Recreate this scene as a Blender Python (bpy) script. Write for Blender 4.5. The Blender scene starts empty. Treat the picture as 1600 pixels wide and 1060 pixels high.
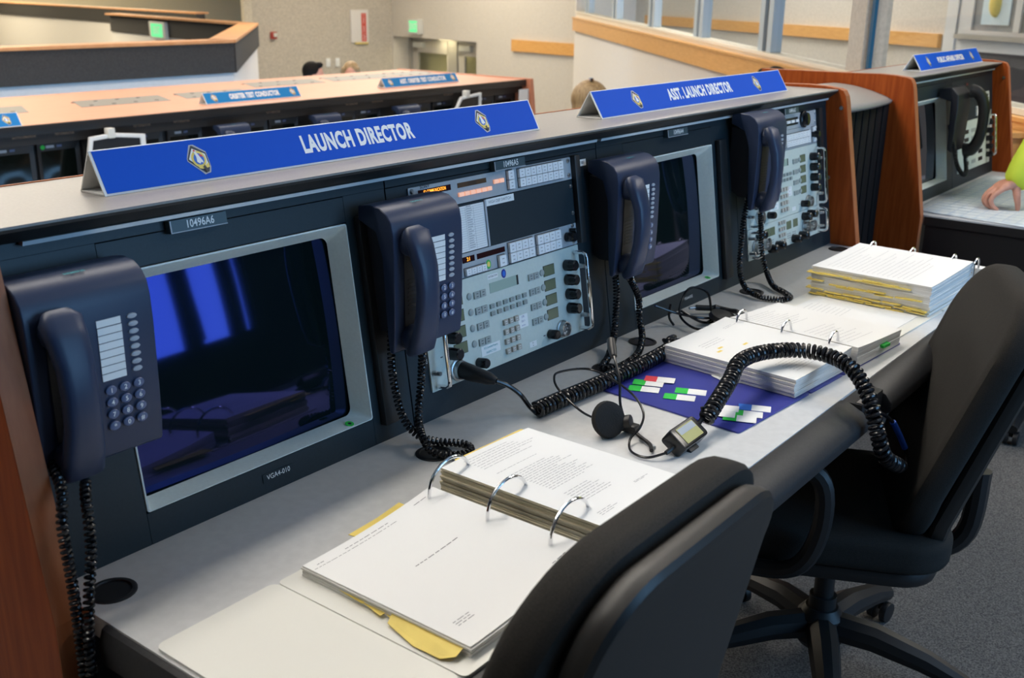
import bpy, bmesh, math, random
from mathutils import Vector, Matrix, Euler
random.seed(7)
S = bpy.context.scene
COL = S.collection
PI = math.pi
ZD = 0.74            # desk top height: everything below is built with z = 0 on the desk top, then lifted
T = 0.14471          # lean of the console face
DIV = .635

# ------------------------------------------------------------------ helpers
def V(*a): return Vector(a)
def Tr(x, y, z): return Matrix.Translation((x, y, z))
def Rx(a): return Matrix.Rotation(a, 4, 'X')
def Ry(a): return Matrix.Rotation(a, 4, 'Y')
def Rz(a): return Matrix.Rotation(a, 4, 'Z')
def Sc(x, y, z): return Matrix.Diagonal((x, y, z, 1))
def frame(o, x, y, z):
    m = Matrix.Identity(4)
    for i, c in enumerate((x, y, z, o)):
        for k in range(3): m[k][i] = c[k]
    return m
FACE = frame((0, 0, 0), (1, 0, 0), (0, math.sin(T), math.cos(T)), (0, -math.cos(T), math.sin(T)))

def catmull(pts, n=8, closed=False):
    P = [Vector(p) for p in pts]
    out = []
    m = len(P)
    for i in range(m if closed else m - 1):
        if closed: a, b, c, d = P[(i-1) % m], P[i], P[(i+1) % m], P[(i+2) % m]
        else: a, b, c, d = P[max(i-1, 0)], P[i], P[i+1], P[min(i+2, m-1)]
        for k in range(n):
            t = k / n
            out.append(.5*((2*b) + (c-a)*t + (2*a-5*b+4*c-d)*t*t + (3*b-a-3*c+d)*t**3))
    if not closed: out.append(P[-1])
    return out

class MB:
    def __init__(s): s.v = []; s.f = []; s.mi = []; s.m = 0
    def add(s, vs, fs, M=None):
        o = len(s.v)
        s.v += [tuple(M @ Vector(p)) if M is not None else tuple(p) for p in vs]
        for f in fs: s.f.append([o+i for i in f]); s.mi.append(s.m)
        return s
    def box(s, x0, x1, y0, y1, z0, z1, M=None):
        vs = [(x0,y0,z0),(x1,y0,z0),(x1,y1,z0),(x0,y1,z0),(x0,y0,z1),(x1,y0,z1),(x1,y1,z1),(x0,y1,z1)]
        return s.add(vs, [(0,3,2,1),(4,5,6,7),(0,1,5,4),(1,2,6,5),(2,3,7,6),(3,0,4,7)], M)
    def prism(s, poly, a0, a1, axis='x', M=None):
        """poly in the two other axes (cyclic order y,z / x,z / x,y)"""
        n = len(poly)
        def p(q, a):
            return (a, q[0], q[1]) if axis == 'x' else (q[0], a, q[1]) if axis == 'y' else (q[0], q[1], a)
        vs = [p(q, a0) for q in poly] + [p(q, a1) for q in poly]
        fs = [list(range(n))[::-1], list(range(n, 2*n))] + [(i, (i+1) % n, n+(i+1) % n, n+i) for i in range(n)]
        return s.add(vs, fs, M)
    def poly(s, pts, M=None): return s.add(pts, [list(range(len(pts)))], M)
    def tube(s, pts, r, n=8, closed=False, M=None):
        P = [Vector(p) for p in pts]; m = len(P)
        R = r if isinstance(r, (list, tuple)) else [r]*m
        rings = []; nrm = None
        for i in range(m):
            if closed: t = P[(i+1) % m] - P[i-1]
            else: t = P[min(i+1, m-1)] - P[max(i-1, 0)]
            if t.length < 1e-9: t = Vector((0,0,1))
            t.normalize()
            if nrm is None:
                a = Vector((0,0,1)) if abs(t.z) < .9 else Vector((1,0,0))
                nrm = t.cross(a).normalized()
            else:
                nrm = (nrm - t*nrm.dot(t))
                nrm = nrm.normalized() if nrm.length > 1e-6 else t.orthogonal().normalized()
            b = t.cross(nrm)
            rings.append([P[i] + (nrm*math.cos(2*PI*k/n) + b*math.sin(2*PI*k/n))*R[i] for k in range(n)])
        vs = [p for q in rings for p in q]; fs = []
        for i in range(m if closed else m-1):
            j = (i+1) % m
            for k in range(n): fs.append((i*n+k, i*n+(k+1) % n, j*n+(k+1) % n, j*n+k))
        if not closed: fs += [list(range(n))[::-1], [(m-1)*n+k for k in range(n)]]
        return s.add(vs, fs, M)
    def cyl(s, p0, p1, r0, r1=None, n=20, M=None):
        return s.tube([p0, p1], [r0, r0 if r1 is None else r1], n, False, M)
    def lathe(s, prof, n=24, M=None):
        """prof: (r, z) pairs about local z"""
        vs = []; fs = []
        for r, z in prof:
            for k in range(n): vs.append((r*math.cos(2*PI*k/n), r*math.sin(2*PI*k/n), z))
        for i in range(len(prof)-1):
            for k in range(n): fs.append((i*n+k, i*n+(k+1) % n, (i+1)*n+(k+1) % n, (i+1)*n+k))
        fs += [list(range(n))[::-1], [(len(prof)-1)*n+k for k in range(n)]]
        return s.add(vs, fs, M)
    def ball(s, c, r, n=12, m=8, M=None):
        rx, ry, rz = r if isinstance(r, (list, tuple)) else (r, r, r)
        vs = [(c[0], c[1], c[2]-rz)]; fs = []
        for i in range(1, m):
            a = -PI/2 + PI*i/m
            for k in range(n): vs.append((c[0]+rx*math.cos(a)*math.cos(2*PI*k/n), c[1]+ry*math.cos(a)*math.sin(2*PI*k/n), c[2]+rz*math.sin(a)))
        vs.append((c[0], c[1], c[2]+rz)); L = len(vs)-1
        for k in range(n):
            fs.append((0, 1+(k+1) % n, 1+k)); fs.append((L, 1+(m-2)*n+k, 1+(m-2)*n+(k+1) % n))
            for i in range(m-2): fs.append((1+i*n+k, 1+i*n+(k+1) % n, 1+(i+1)*n+(k+1) % n, 1+(i+1)*n+k))
        return s.add(vs, fs, M)
    def grid(s, fn, nu, nv, M=None):
        vs = [fn(i/nu, j/nv) for j in range(nv+1) for i in range(nu+1)]
        fs = [(j*(nu+1)+i, j*(nu+1)+i+1, (j+1)*(nu+1)+i+1, (j+1)*(nu+1)+i) for j in range(nv) for i in range(nu)]
        return s.add(vs, fs, M)
    def rrect(s, x0, x1, y0, y1, r, z0, z1, n=5, M=None):
        return s.prism(rr(x0, x1, y0, y1, r, n), z0, z1, 'z', M)
    def coil(s, path, R, r, pitch, n=5, seg=9, M=None):
        P = catmull(path, 14)
        L = [0]
        for a, b in zip(P, P[1:]): L.append(L[-1] + (b-a).length)
        tot = L[-1]; turns = tot/pitch; N = int(turns*seg)
        pts = []; j = 0; nrm = None
        for i in range(N+1):
            d = tot*i/N
            while j < len(L)-2 and L[j+1] < d: j += 1
            u = (d-L[j])/max(L[j+1]-L[j], 1e-9)
            c = P[j].lerp(P[j+1], u); t = (P[min(j+2, len(P)-1)] - P[max(j-1, 0)]).normalized()
            if nrm is None: nrm = t.orthogonal().normalized()
            nrm = (nrm - t*nrm.dot(t)).normalized(); b = t.cross(nrm)
            a = 2*PI*i/seg
            pts.append(c + (nrm*math.cos(a) + b*math.sin(a))*(R-r))
        return s.tube(pts, r, n, False, M)
    def mesh(s, name, mats=(), bevel=0, seg=2, smooth=35, fn=None, ang=30):
        me = bpy.data.meshes.new(name)
        bm = bmesh.new()
        bv = [bm.verts.new(p) for p in s.v]
        for f, k in zip(s.f, s.mi):
            try: bf = bm.faces.new([bv[i] for i in f]); bf.material_index = k
            except ValueError: pass
        if bevel:
            bmesh.ops.recalc_face_normals(bm, faces=bm.faces)
            es = [e for e in bm.edges if len(e.link_faces) == 2 and e.calc_face_angle(0) > math.radians(ang)]
            bmesh.ops.bevel(bm, geom=es, offset=bevel, segments=seg, profile=.6, affect='EDGES', clamp_overlap=True)
        if fn:
            for v in bm.verts: v.co = fn(v.co.copy())
        bmesh.ops.recalc_face_normals(bm, faces=bm.faces)
        bm.to_mesh(me); bm.free()
        for m in mats: me.materials.append(m)
        if smooth:
            for p in me.polygons: p.use_smooth = True
            me.set_sharp_from_angle(angle=math.radians(smooth))
        return me

def rr(x0, x1, y0, y1, r, n=5):
    out = []
    for cx, cy, a0 in ((x1-r, y1-r, 0), (x0+r, y1-r, 90), (x0+r, y0+r, 180), (x1-r, y0+r, 270)):
        for k in range(n+1):
            a = math.radians(a0 + 90*k/n); out.append((cx+r*math.cos(a), cy+r*math.sin(a)))
    return out

def link(name, me, parent=None, M=None):
    o = bpy.data.objects.new(name, me); COL.objects.link(o)
    if parent is not None: o.parent = parent
    if M is not None: o.matrix_basis = M
    return o
def part(name, mb, mat, parent=None, M=None, label=None, **kw):
    mats = mat if isinstance(mat, (list, tuple)) else [mat]
    o = link(name, mb.mesh(name, mats, **kw), parent, M)
    if label: o['label'] = label
    return o
def tag(o, label, cat, group=None):
    o['label'] = label; o['category'] = cat
    if group: o['group'] = group
    return o
def thing(name, label, cat, M=None, group=None):
    o = bpy.data.objects.new(name, None); COL.objects.link(o); o.empty_display_size = .05
    if M is not None: o.matrix_basis = M
    return tag(o, label, cat, group)
def struct(name, mb, mat, **kw):
    o = part(name, mb, mat, **kw); o['kind'] = 'structure'; return o
def copy_tree(o, parent=None):
    c = o.copy(); COL.objects.link(c); c.parent = parent
    if parent is not None: c.matrix_basis = o.matrix_basis.copy()
    for ch in list(o.children): copy_tree(ch, c)
    return c

_tc = {}
def text(mb, s, h, M, sx=1., bold=0., align='CENTER'):
    """flat lettering, cap height h, in the local XY plane of M"""
    key = (s, round(bold, 4), align)
    if key not in _tc:
        cu = bpy.data.curves.new('t', 'FONT'); cu.body = s; cu.size = 1; cu.align_x = align; cu.align_y = 'CENTER'
        cu.offset = bold; cu.space_character = 1.0+bold*2.2; cu.resolution_u = 3
        ob = bpy.data.objects.new('t', cu); COL.objects.link(ob)
        dg = bpy.context.evaluated_depsgraph_get(); dg.update()
        me = bpy.data.meshes.new_from_object(ob.evaluated_get(dg))
        _tc[key] = ([tuple(v.co) for v in me.vertices], [list(p.vertices) for p in me.polygons])
        bpy.data.objects.remove(ob); bpy.data.curves.remove(cu); bpy.data.meshes.remove(me)
    vs, fs = _tc[key]
    k = h/.73
    mb.add(vs, fs, M @ Sc(k*sx, k, k))

# ------------------------------------------------------------------ materials
def mat(name, col, rough=.5, metal=0., spec=.5, noise=0., scale=40., bump=0., emit=None, es=0., coat=0., stretch=(1,1,1), col2=None, detail=4):
    m = bpy.data.materials.new(name); m.use_nodes = True
    nt = m.node_tree; b = nt.nodes['Principled BSDF']
    b.inputs['Base Color'].default_value = (*col, 1); b.inputs['Roughness'].default_value = rough
    b.inputs['Metallic'].default_value = metal; b.inputs['Specular IOR Level'].default_value = spec
    b.inputs['Coat Weight'].default_value = coat
    if emit: b.inputs['Emission Color'].default_value = (*emit, 1); b.inputs['Emission Strength'].default_value = es
    if noise or bump or col2:
        tc = nt.nodes.new('ShaderNodeTexCoord'); mp = nt.nodes.new('ShaderNodeMapping')
        mp.inputs['Scale'].default_value = stretch
        nz = nt.nodes.new('ShaderNodeTexNoise'); nz.inputs['Scale'].default_value = scale; nz.inputs['Detail'].default_value = detail
        nt.links.new(tc.outputs['Object'], mp.inputs['Vector']); nt.links.new(mp.outputs['Vector'], nz.inputs['Vector'])
        if noise or col2:
            r = nt.nodes.new('ShaderNodeValToRGB')
            c2 = col2 or tuple(max(0, c*(1-noise)) for c in col); c1 = col if col2 else tuple(c*(1+noise*.6) for c in col)
            r.color_ramp.elements[0].position = .32; r.color_ramp.elements[1].position = .68
            r.color_ramp.elements[0].color = (*c2, 1); r.color_ramp.elements[1].color = (*c1, 1)
            nt.links.new(nz.outputs['Fac'], r.inputs['Fac']); nt.links.new(r.outputs['Color'], b.inputs['Base Color'])
        if bump:
            bp = nt.nodes.new('ShaderNodeBump'); bp.inputs['Strength'].default_value = bump; bp.inputs['Distance'].default_value = .002
            nt.links.new(nz.outputs['Fac'], bp.inputs['Height']); nt.links.new(bp.outputs['Normal'], b.inputs['Normal'])
    return m

M_navy = mat('bezel_paint', (.0115, .022, .0295), .45, spec=.35, noise=.12, scale=300)
M_plate = mat('engraved_plate', (.045, .075, .09), .4)
M_black = mat('black_plastic', (.012, .012, .013), .45)
M_blackgloss = mat('black_gloss', (.01, .01, .012), .22)
M_dark = mat('dark_metal', (.018, .019, .021), .5)
M_rubber = mat('bumper_rubber', (.030, .030, .032), .5, spec=.35, noise=.2, scale=200)
M_cap = mat('cap_laminate', (.27, .255, .235), .38, noise=.08, scale=250)
M_fascia = mat('fascia', (.02, .017, .015), .5)
M_alu = mat('aluminium', (.66, .72, .76), .35, metal=.15)
M_chrome = mat('chrome', (.85, .85, .86), .12, metal=1)
M_steel = mat('steel', (.5, .5, .5), .28, metal=1)
M_wood = mat('cherry_wood', (.43, .092, .016), .42, spec=.2, scale=9, stretch=(1, 9, .7), col2=(.29, .05, .008), detail=6)
M_woodedge = mat('cherry_edge', (.44, .15, .06), .45, spec=.2, scale=20, stretch=(4, 4, .5), col2=(.37, .115, .045))
M_desk = mat('desk_laminate', (.66, .66, .655), .32, noise=.05, scale=60)
M_desk2 = mat('grey_desk', (.5, .52, .55), .4, noise=.05, scale=60)
M_phone = mat('phone_plastic', (.023, .036, .078), .4, spec=.4, bump=.05, scale=900)
M_phoned = mat('phone_recess', (.012, .013, .018), .5)
M_phonekey = mat('phone_key', (.10, .13, .24), .3)
M_white = mat('white_print', (.86, .87, .86), .5)
M_fkey = mat('function_key', (.42, .45, .5), .4)
M_cyan = mat('cyan_print', (.02, .35, .42), .5)
M_crtgrey = mat('monitor_bezel', (.72, .78, .75), .45, noise=.04, scale=200)
M_glass = mat('crt_glass', (.004, .009, .009), .045, spec=.9)
M_panel = mat('instrument_face', (.58, .645, .60), .42, noise=.03, scale=150)
M_panel2 = mat('switcher_face', (.40, .43, .46), .4, noise=.03, scale=150)
M_key = mat('white_key', (.82, .84, .86), .35)
M_lit = mat('lit_key', (.8, .55, .42), .4, emit=(1, .42, .24), es=.55)
M_well = mat('key_well', (.07, .075, .085), .5)
M_amber = mat('amber_digits', (.9, .3, .03), .4, emit=(1, .36, .03), es=2.2)
M_amberdim = mat('amber_off', (.09, .04, .012), .4)
M_reddisp = mat('display_window', (.03, .006, .008), .2)
M_tube = mat('small_tube_glass', (.004, .006, .005), .12, spec=.3)
M_lcd = mat('lcd', (.15, .17, .10), .25)
M_lcdbig = mat('lcd_big', (.36, .46, .40), .25)
M_gkey = mat('grey_key', (.33, .37, .36), .45)
M_tan = mat('tan_key', (.45, .41, .36), .45)
M_ink = mat('ink', (.05, .05, .06), .6)
M_greyink = mat('grey_ink', (.42, .42, .44), .7)
M_midink = mat('mid_ink', (.18, .18, .2), .7)
M_green = mat('green_mark', (.03, .45, .08), .5)
M_greendot = mat('green_sticker', (.02, .55, .06), .5)
M_blue = mat('sign_blue', (.002, .085, .56), .6, spec=.15)
M_blue2 = mat('sign_blue_pale', (.01, .19, .50), .6, spec=.2)
M_board = mat('sign_board', (.82, .82, .80), .5)
M_yellow = mat('yellow_card', (.88, .68, .16), .6, noise=.05, scale=40)
M_paper = mat('paper', (.84, .84, .83), .65)
M_paperedge = mat('paper_edges', (.86, .855, .83), .7, scale=30, stretch=(.3, .3, 45), col2=(.62, .60, .56), detail=2)
M_manila = mat('aged_paper_edges', (.80, .74, .56), .7, scale=30, stretch=(.3, .3, 45), col2=(.55, .49, .34), detail=2)
M_cover = mat('white_vinyl', (.80, .79, .73), .35)
M_bluevinyl = mat('blue_vinyl', (.035, .045, .30), .33)
M_red = mat('red_flag', (.75, .05, .07), .5)
M_sky = mat('blue_flag', (.03, .17, .65), .5)
M_bluetape = mat('blue_tape', (.01, .11, .62), .35)
M_chair = mat('chair_fabric', (.030, .028, .0255), .9, spec=.2, noise=.4, scale=900, bump=.25)
M_shell = mat('chair_shell', (.024, .023, .022), .4, spec=.4, bump=.08, scale=700)
M_peach = mat('peach_laminate', (.62, .285, .175), .42, scale=14, stretch=(.5, 6, 1), col2=(.56, .245, .145))
M_peachedge = mat('peach_edge', (.60, .23, .13), .4)
M_vent = mat('vent_metal', (.20, .19, .17), .45)
M_wallfab = mat('wall_fabric', (.60, .56, .50), .9, noise=.10, scale=45, bump=.1)
M_walltan = mat('wall_tan', (.55, .50, .42), .9, noise=.16, scale=28)
M_wallwhite = mat('wall_white', (.74, .71, .68), .85, noise=.03, scale=30)
M_ceil = mat('ceiling_tile', (.8, .8, .78), .9)
M_oak = mat('oak_rail', (.74, .40, .13), .35, scale=8, stretch=(1, 1, 9), col2=(.64, .32, .09))
M_sill = mat('sill_paint', (.80, .76, .66), .5)
M_frame = mat('window_frame', (.50, .60, .70), .35, metal=.3)
M_darkfab = mat('parapet_fabric', (.045, .042, .04), .9, noise=.3, scale=120)
M_exit = mat('exit_face', (.1, .6, .25), .4, emit=(.12, .85, .34), es=.75)
M_exithousing = mat('exit_housing', (.62, .62, .58), .5)
M_doorglass = mat('door_glass', (.45, .42, .22), .2)
M_skin = mat('skin', (.62, .30, .215), .5, noise=.12, scale=60)
M_hiviz = mat('hi_vis_fabric', (.62, .78, .06), .75, bump=.3, scale=30)
M_hairdark = mat('dark_hair', (.008, .006, .005), .7, spec=.15)
M_hairblond = mat('blond_hair', (.40, .27, .13), .5, scale=22, stretch=(4, 4, .6), col2=(.22, .135, .06))
M_cloth = mat('grey_cloth', (.20, .20, .22), .9)
M_clothb = mat('yellow_cloth', (.6, .45, .12), .9)
M_jeans = mat('navy_cloth', (.03, .04, .09), .9)
M_map = mat('map_paper', (.66, .71, .74), .5, scale=14, stretch=(1, 3, 1), col2=(.52, .60, .68))
M_mapgrid = mat('map_lines', (.36, .47, .62), .6)

def glass_pane():
    m = bpy.data.materials.new('clear_glass'); m.use_nodes = True; nt = m.node_tree
    nt.nodes.remove(nt.nodes['Principled BSDF'])
    out = nt.nodes['Material Output']; mix = nt.nodes.new('ShaderNodeMixShader'); tr = nt.nodes.new('ShaderNodeBsdfTransparent'); gl = nt.nodes.new('ShaderNodeBsdfGlossy')
    tr.inputs['Color'].default_value = (.93, .95, .94, 1); gl.inputs['Roughness'].default_value = .03
    mix.inputs[0].default_value = .07
    nt.links.new(tr.outputs[0], mix.inputs[1]); nt.links.new(gl.outputs[0], mix.inputs[2]); nt.links.new(mix.outputs[0], out.inputs['Surface'])
    return m
M_pane = glass_pane()

def carpet():
    m = mat('carpet', (.20, .19, .18), .95, scale=260, col2=(.05, .05, .05), detail=2, bump=.5)
    return m
M_carpet = carpet()
for M_ in (M_glass,):      # anti-reflection coated tube: its reflections are violet blue
    b_ = M_.node_tree.nodes['Principled BSDF']; b_.inputs['IOR'].default_value = 1.6; b_.inputs['Specular Tint'].default_value = (.12, .14, .85, 1)

# ------------------------------------------------------------------ camera
cam = bpy.data.cameras.new('camera'); co = bpy.data.objects.new('camera', cam); COL.objects.link(co)
cp = Vector((-.6218, -1.1792, .7349)); yaw, pit, roll = .91486, .31965, .01377
f = Vector((math.sin(yaw)*math.cos(pit), math.cos(yaw)*math.cos(pit), -math.sin(pit)))
r0 = Vector((math.cos(yaw), -math.sin(yaw), 0)); u0 = r0.cross(f)
r = math.cos(roll)*r0 + math.sin(roll)*u0; u = -math.sin(roll)*r0 + math.cos(roll)*u0
co.matrix_basis = frame(cp, r, u, -f)
cam.sensor_width = 36; cam.lens = 1654.39/1600*36; cam.clip_end = 200; cam.clip_start = .05
cam.dof.use_dof = True; cam.dof.focus_distance = 1.85; cam.dof.aperture_fstop = 7.5
S.camera = co

# ------------------------------------------------------------------ main console
def side_panel(parent, x0, x1, floor=-ZD, back=.285):
    poly = [(-.08, floor), (-.08, 0), (-.002, .425), (.003, .445), (.012, .459), (.026, .464), (.07, .469), (.12, .471), (.2, .469), (back, .466), (back, floor)]
    b = MB().prism(poly, x0, x1, 'x')
    p = part('side_panel', b, M_wood, parent, bevel=.0012, seg=1)
    # light edge banding along the front and top edge
    e = MB(); line = poly[0:10]
    off = [(y-.0012, z) if i < 4 else (y-.0008, z+.0012) for i, (y, z) in enumerate(line)]
    for i in range(len(line)-1):
        e.add([(x0, *line[i]), (x1, *line[i]), (x1, *line[i+1]), (x0, *line[i+1]), (x0, *off[i]), (x1, *off[i]), (x1, *off[i+1]), (x0, *off[i+1])],
              [(0,1,2,3), (4,7,6,5), (0,4,5,1), (2,6,7,3), (1,5,6,2), (0,3,7,4)])
    part('edge_band', e, M_woodedge, p, label='lighter front edge of the panel')
    return p

def bolt(parent, c, axis='x'):
    d = {'x': (-.004, 0, 0), 'y': (0, -.004, 0)}[axis]
    part('bolt', MB().cyl(c, Vector(c)+Vector(d), .0065, .0055, 14), M_steel, parent)

def face_box(mb, u0, u1, v0, v1, d0, d1): return mb.box(u0, u1, v0, v1, d0, d1, FACE)

def number_plate(parent, u, v, s, w=.094, h=.0175):
    M = FACE @ Tr(u, v-.004, .0105)
    p = part('number_plate', MB().box(-w/2, w/2, -h/2, h/2, -.009, .002, M), M_plate, parent, label='engraved plate reading ' + s)
    e = MB(); e.box(-w/2, -w/2+.0018, -h/2, h/2, .0015, .003, M); e.box(-w/2, w/2, -h/2, -h/2+.0012, .0015, .003, M)
    part('plate_edge', e, M_fkey, p)
    t = MB(); text(t, s, .0112, M @ Tr(.002, .0005, .0024), .82, .014); part('lettering', t, M_white, p, smooth=0)
    return p

def grommet(parent, x, y):
    p = part('cable_grommet', MB().lathe([(.031, 0), (.031, .0015), (.029, .0025), (.0245, .0025), (.0235, .001), (.0235, .0004)], 28, Tr(x, y, 0)), M_black, parent)
    return p

def bay_panel(parent, u0, u1, opening=None):
    b = MB(); g = .0012; top = .441
    a0, a1 = u0+g, u1-g
    if opening:
        o0, o1, v0, v1 = opening
        face_box(b, a0, o0, 0, top, -.02, 0); face_box(b, o1, a1, 0, top, -.02, 0)
        face_box(b, o0, o1, 0, v0, -.02, 0); face_box(b, o0, o1, v1, .4195, -.02, 0)
    else:
        face_box(b, a0, a1, .0, .4195, -.02, 0)
    face_box(b, a0, a1, .4205, top, -.02, .0008)
    return part('bay_panel', b, M_navy, parent, bevel=.0006, seg=1)

def console(x0, nb, pitch, label, name='control_console', mon=(), left_x=None, right_x=None, cap0=None, desk0=None, desk1=None):
    x1 = x0 + nb*pitch
    L = thing(name, label, 'console')
    lp = (left_x-.033, left_x); rp = (right_x, right_x+.03)
    c0, c1 = left_x, right_x
    body = MB()
    body.prism([(.21, -.30), (.23, .4365), (.275, .4365), (.275, -.30)], c0+.001, c1-.001, 'x')
    body.prism([(.0125, -.30), (.0125, -.033), (.21, -.033), (.21, -.30)], c0+.001, c1-.001, 'x')
    part('cabinet', body, M_dark, L)
    wt = MB().box(desk0, desk1, -.529, .012, -.032, 0)
    part('worktop', wt, M_desk if nb > 2 else M_desk2, L, bevel=.002, seg=2)
    part('apron', MB().box(desk0+.03, desk1-.03, -.5, -.46, -.15, -.0325), M_black, L)
    cap = MB().prism([(.028, .463), (.0285, .455), (.05, .441), (.275, .441), (.28, .463)], c0+.0005, c1-.0005, 'x')
    part('top_cap', MB().prism([(.027, .463), (.027, .4595), (.28, .4595), (.28, .463)], c0+.0005, c1-.0005, 'x'), M_cap, L)
    part('fascia', MB().prism([(.0285, .4592), (.0295, .455), (.052, .4375), (.27, .441), (.27, .4592)], c0+.001, c1-.001, 'x'), M_fascia, L)
    part('back_edge', MB().box(c0, c1, .2805, .284, .4585, .4645), M_woodedge, L, label='reddish back edge of the top')
    k = 0
    while k < nb:
        a = x0 + k*pitch + .005; b = x0 + min(nb, k+2)*pitch - .01
        part('trim_strip', MB().prism([(.0495, .4372), (.0515, .4315), (.060, .4315), (.060, .4372)], max(a, c0+.02) if k == 0 else a, min(b, c1-.01), 'x'), M_alu, L)
        k += 2
    for k in range(nb):
        a, b = x0+k*pitch, x0+(k+1)*pitch
        if k == 0: a = c0
        if k == nb-1: b = c1
        bay_panel(L, a, b, mon.get(k))
    side_panel(L, *lp, back=.285 if nb > 2 else .56); side_panel(L, *rp)
    return L

MON = {0: (.1045, .5395, .0455, .3785), 2: (1.3745, 1.7845, .0415, .3785)}
main = console(0, 4, DIV, 'long control console with four bays under the two largest blue name signs', mon=MON,
               left_x=-.052, right_x=2.52, desk0=-.041, desk1=2.515)
# bumper in two pieces with the jack box between them
def bumper(parent, a, b):
    pr = [(-.529, -.0005), (-.545, -.002), (-.575, -.016), (-.588, -.032), (-.588, -.05), (-.575, -.06), (-.529, -.06)]
    part('edge_bumper', MB().prism(pr, a, b, 'x'), M_rubber, parent, bevel=.004, seg=2)
bumper(main, -.04, 1.255); bumper(main, 1.375, 2.51)
part('end_bumper', MB().prism([(-.042, -.0005), (-.05, -.004), (-.055, -.02), (-.055, -.05), (-.042, -.06)], -.587, -.12, 'y'), M_rubber, main, bevel=.003)
jb = part('jack_box', MB().box(1.258, 1.372, -.57, -.529, -.055, -.004), M_black, main, bevel=.003)
part('socket', MB().cyl((1.285, -.571, -.022), (1.285, -.576, -.022), .013, .012, 18), M_steel, jb)
part('hinge_plate', MB().box(1.262, 1.288, -.5705, -.556, -.0045, -.0025), M_steel, jb)
for u, s in ((.257, '10496A6'), (.96, '10496A5'), (1.60, '10496A4'), (2.245, '10496A3')):
    number_plate(main, u, .4275 if u < 2 else .4265, s)
for x, y in ((.003, -.062), (.575, -.098), (1.11, -.092), (1.306, -.058), (1.84, -.062), (2.455, -.053)): grommet(main, x, y)
def label_strip(parent, u, v, s, w, h, mt=M_white, ink=M_ink, sx=.9, d=.0006, th=.45):
    M = FACE @ Tr(u, v, d)
    p = part('label_strip', MB().box(-w/2, w/2, -h/2, h/2, 0, .0006, M), mt, parent, label='printed label ' + s)
    t = MB(); text(t, s, h*th, M @ Tr(0, 0, .0009), sx); part('lettering', t, ink, p, smooth=0)
    return p
label_strip(main, .331, .0245, 'VGA4-010', .06, .013, M_navy, M_white, .95, th=.62)
label_strip(main, 1.62, .022, 'VGA4-012', .055, .012, M_navy, M_white, .95, th=.6)
label_strip(main, 1.21, .397, 'KY-001', .036, .0135)
label_strip(main, .6815, .108, 'A5', .009, .028, M_black, M_white, .5, th=.3)
label_strip(main, 1.925, .122, 'VGA-013', .04, .01, M_navy, M_white, .9, th=.6)
bolt(main, (2.52, .012, .41)); bolt(main, (2.52, .03, .2))
# raised black rails beside the instrument racks
for a, b in ((1.1705, 1.19), (.556, .588), (1.802, 1.84), (2.4355, 2.46)):
    r_ = MB(); face_box(r_, a, b, .03 if a in (.556, 1.802) else .235, .385 if a in (.556, 1.802) else .416, .0004, .014)
    part('rack_rail', r_, M_black, main, bevel=.003)

# ------------------------------------------------------------------ monitors
def monitor(u0, u1, v0, v1, label, bz=.0155, stick=None, grp=None):
    w, h = u1-u0, v1-v0
    t = thing('crt_monitor', label, 'monitor', FACE @ Tr((u0+u1)/2, (v0+v1)/2, 0), grp)
    # bezel: deep frame sloping inwards from the opening to the glass
    n = 6; D = .035; si, ti, bi_ = bz, .021, .0105
    def ring(l, r_, b_, t_, r, z, bow=0):
        out = []
        cx, cy, hx, hy = (l+r_)/2, (b_+t_)/2, (r_-l)/2, (t_-b_)/2
        for px, py in rr(l, r_, b_, t_, r, n):
            a, c = (px-cx)/hx, (py-cy)/hy
            out.append((px+math.copysign(bow*(1-c*c), a)*abs(a)**3, py+math.copysign(bow*(1-a*a), c)*abs(c)**3, z))
        return out
    x_, y_ = w/2, h/2
    rings = [ring(-x_+.0008, x_-.0008, -y_+.0008, y_-.0008, .004, -.02), ring(-x_+.0008, x_-.0008, -y_+.0008, y_-.0008, .004, .0015), ring(-x_+.003, x_-.003, -y_+.0025, y_-.003, .004, .002),
             ring(-x_+si, x_-si, -y_+bi_, y_-ti, .012, -D, .003)]
    m = len(rings[0]); b = MB()
    vs = [p for q in rings for p in q]
    fs = [(i*m+k, i*m+(k+1) % m, (i+1)*m+(k+1) % m, (i+1)*m+k) for i in range(len(rings)-1) for k in range(m)]
    b.add(vs, fs); part('bezel', b, M_crtgrey, t, smooth=25)
    g0, g1, g2, g3 = -x_+si-.007, x_-si+.007, -y_+bi_-.007, y_-ti+.007
    g = MB().grid(lambda a, c: (g0+(g1-g0)*a, g2+(g3-g2)*c, -D-.003+.005-.004*((2*a-1)**2+(2*c-1)**2)), 20, 16)
    part('screen_glass', g, M_glass, t, smooth=60)
    part('tube_housing', MB().box(g0+.004, g1-.004, g2+.004, g3-.004, -.14, -D-.012), M_black, t)
    if stick:
        su, sv = stick
        s_ = MB().lathe([(.0075, 0), (.0075, .001)], 16, Tr(su, sv, -.008) @ Rx(-1.2)); p = part('green_sticker', s_, M_greendot, t)
        part('sticker_mark', MB().lathe([(.003, .0012), (.003, .0014)], 10, Tr(su, sv, -.0078) @ Rx(-1.2)), M_navy, p)
    return t
monitor(.105, .539, .046, .378, 'large grey framed monitor left under the long launch director sign', stick=(.172, -.161))
monitor(1.375, 1.784, .042, .378, 'large grey framed monitor in the bay labelled 10496A4', stick=(.160, -.163))

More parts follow.
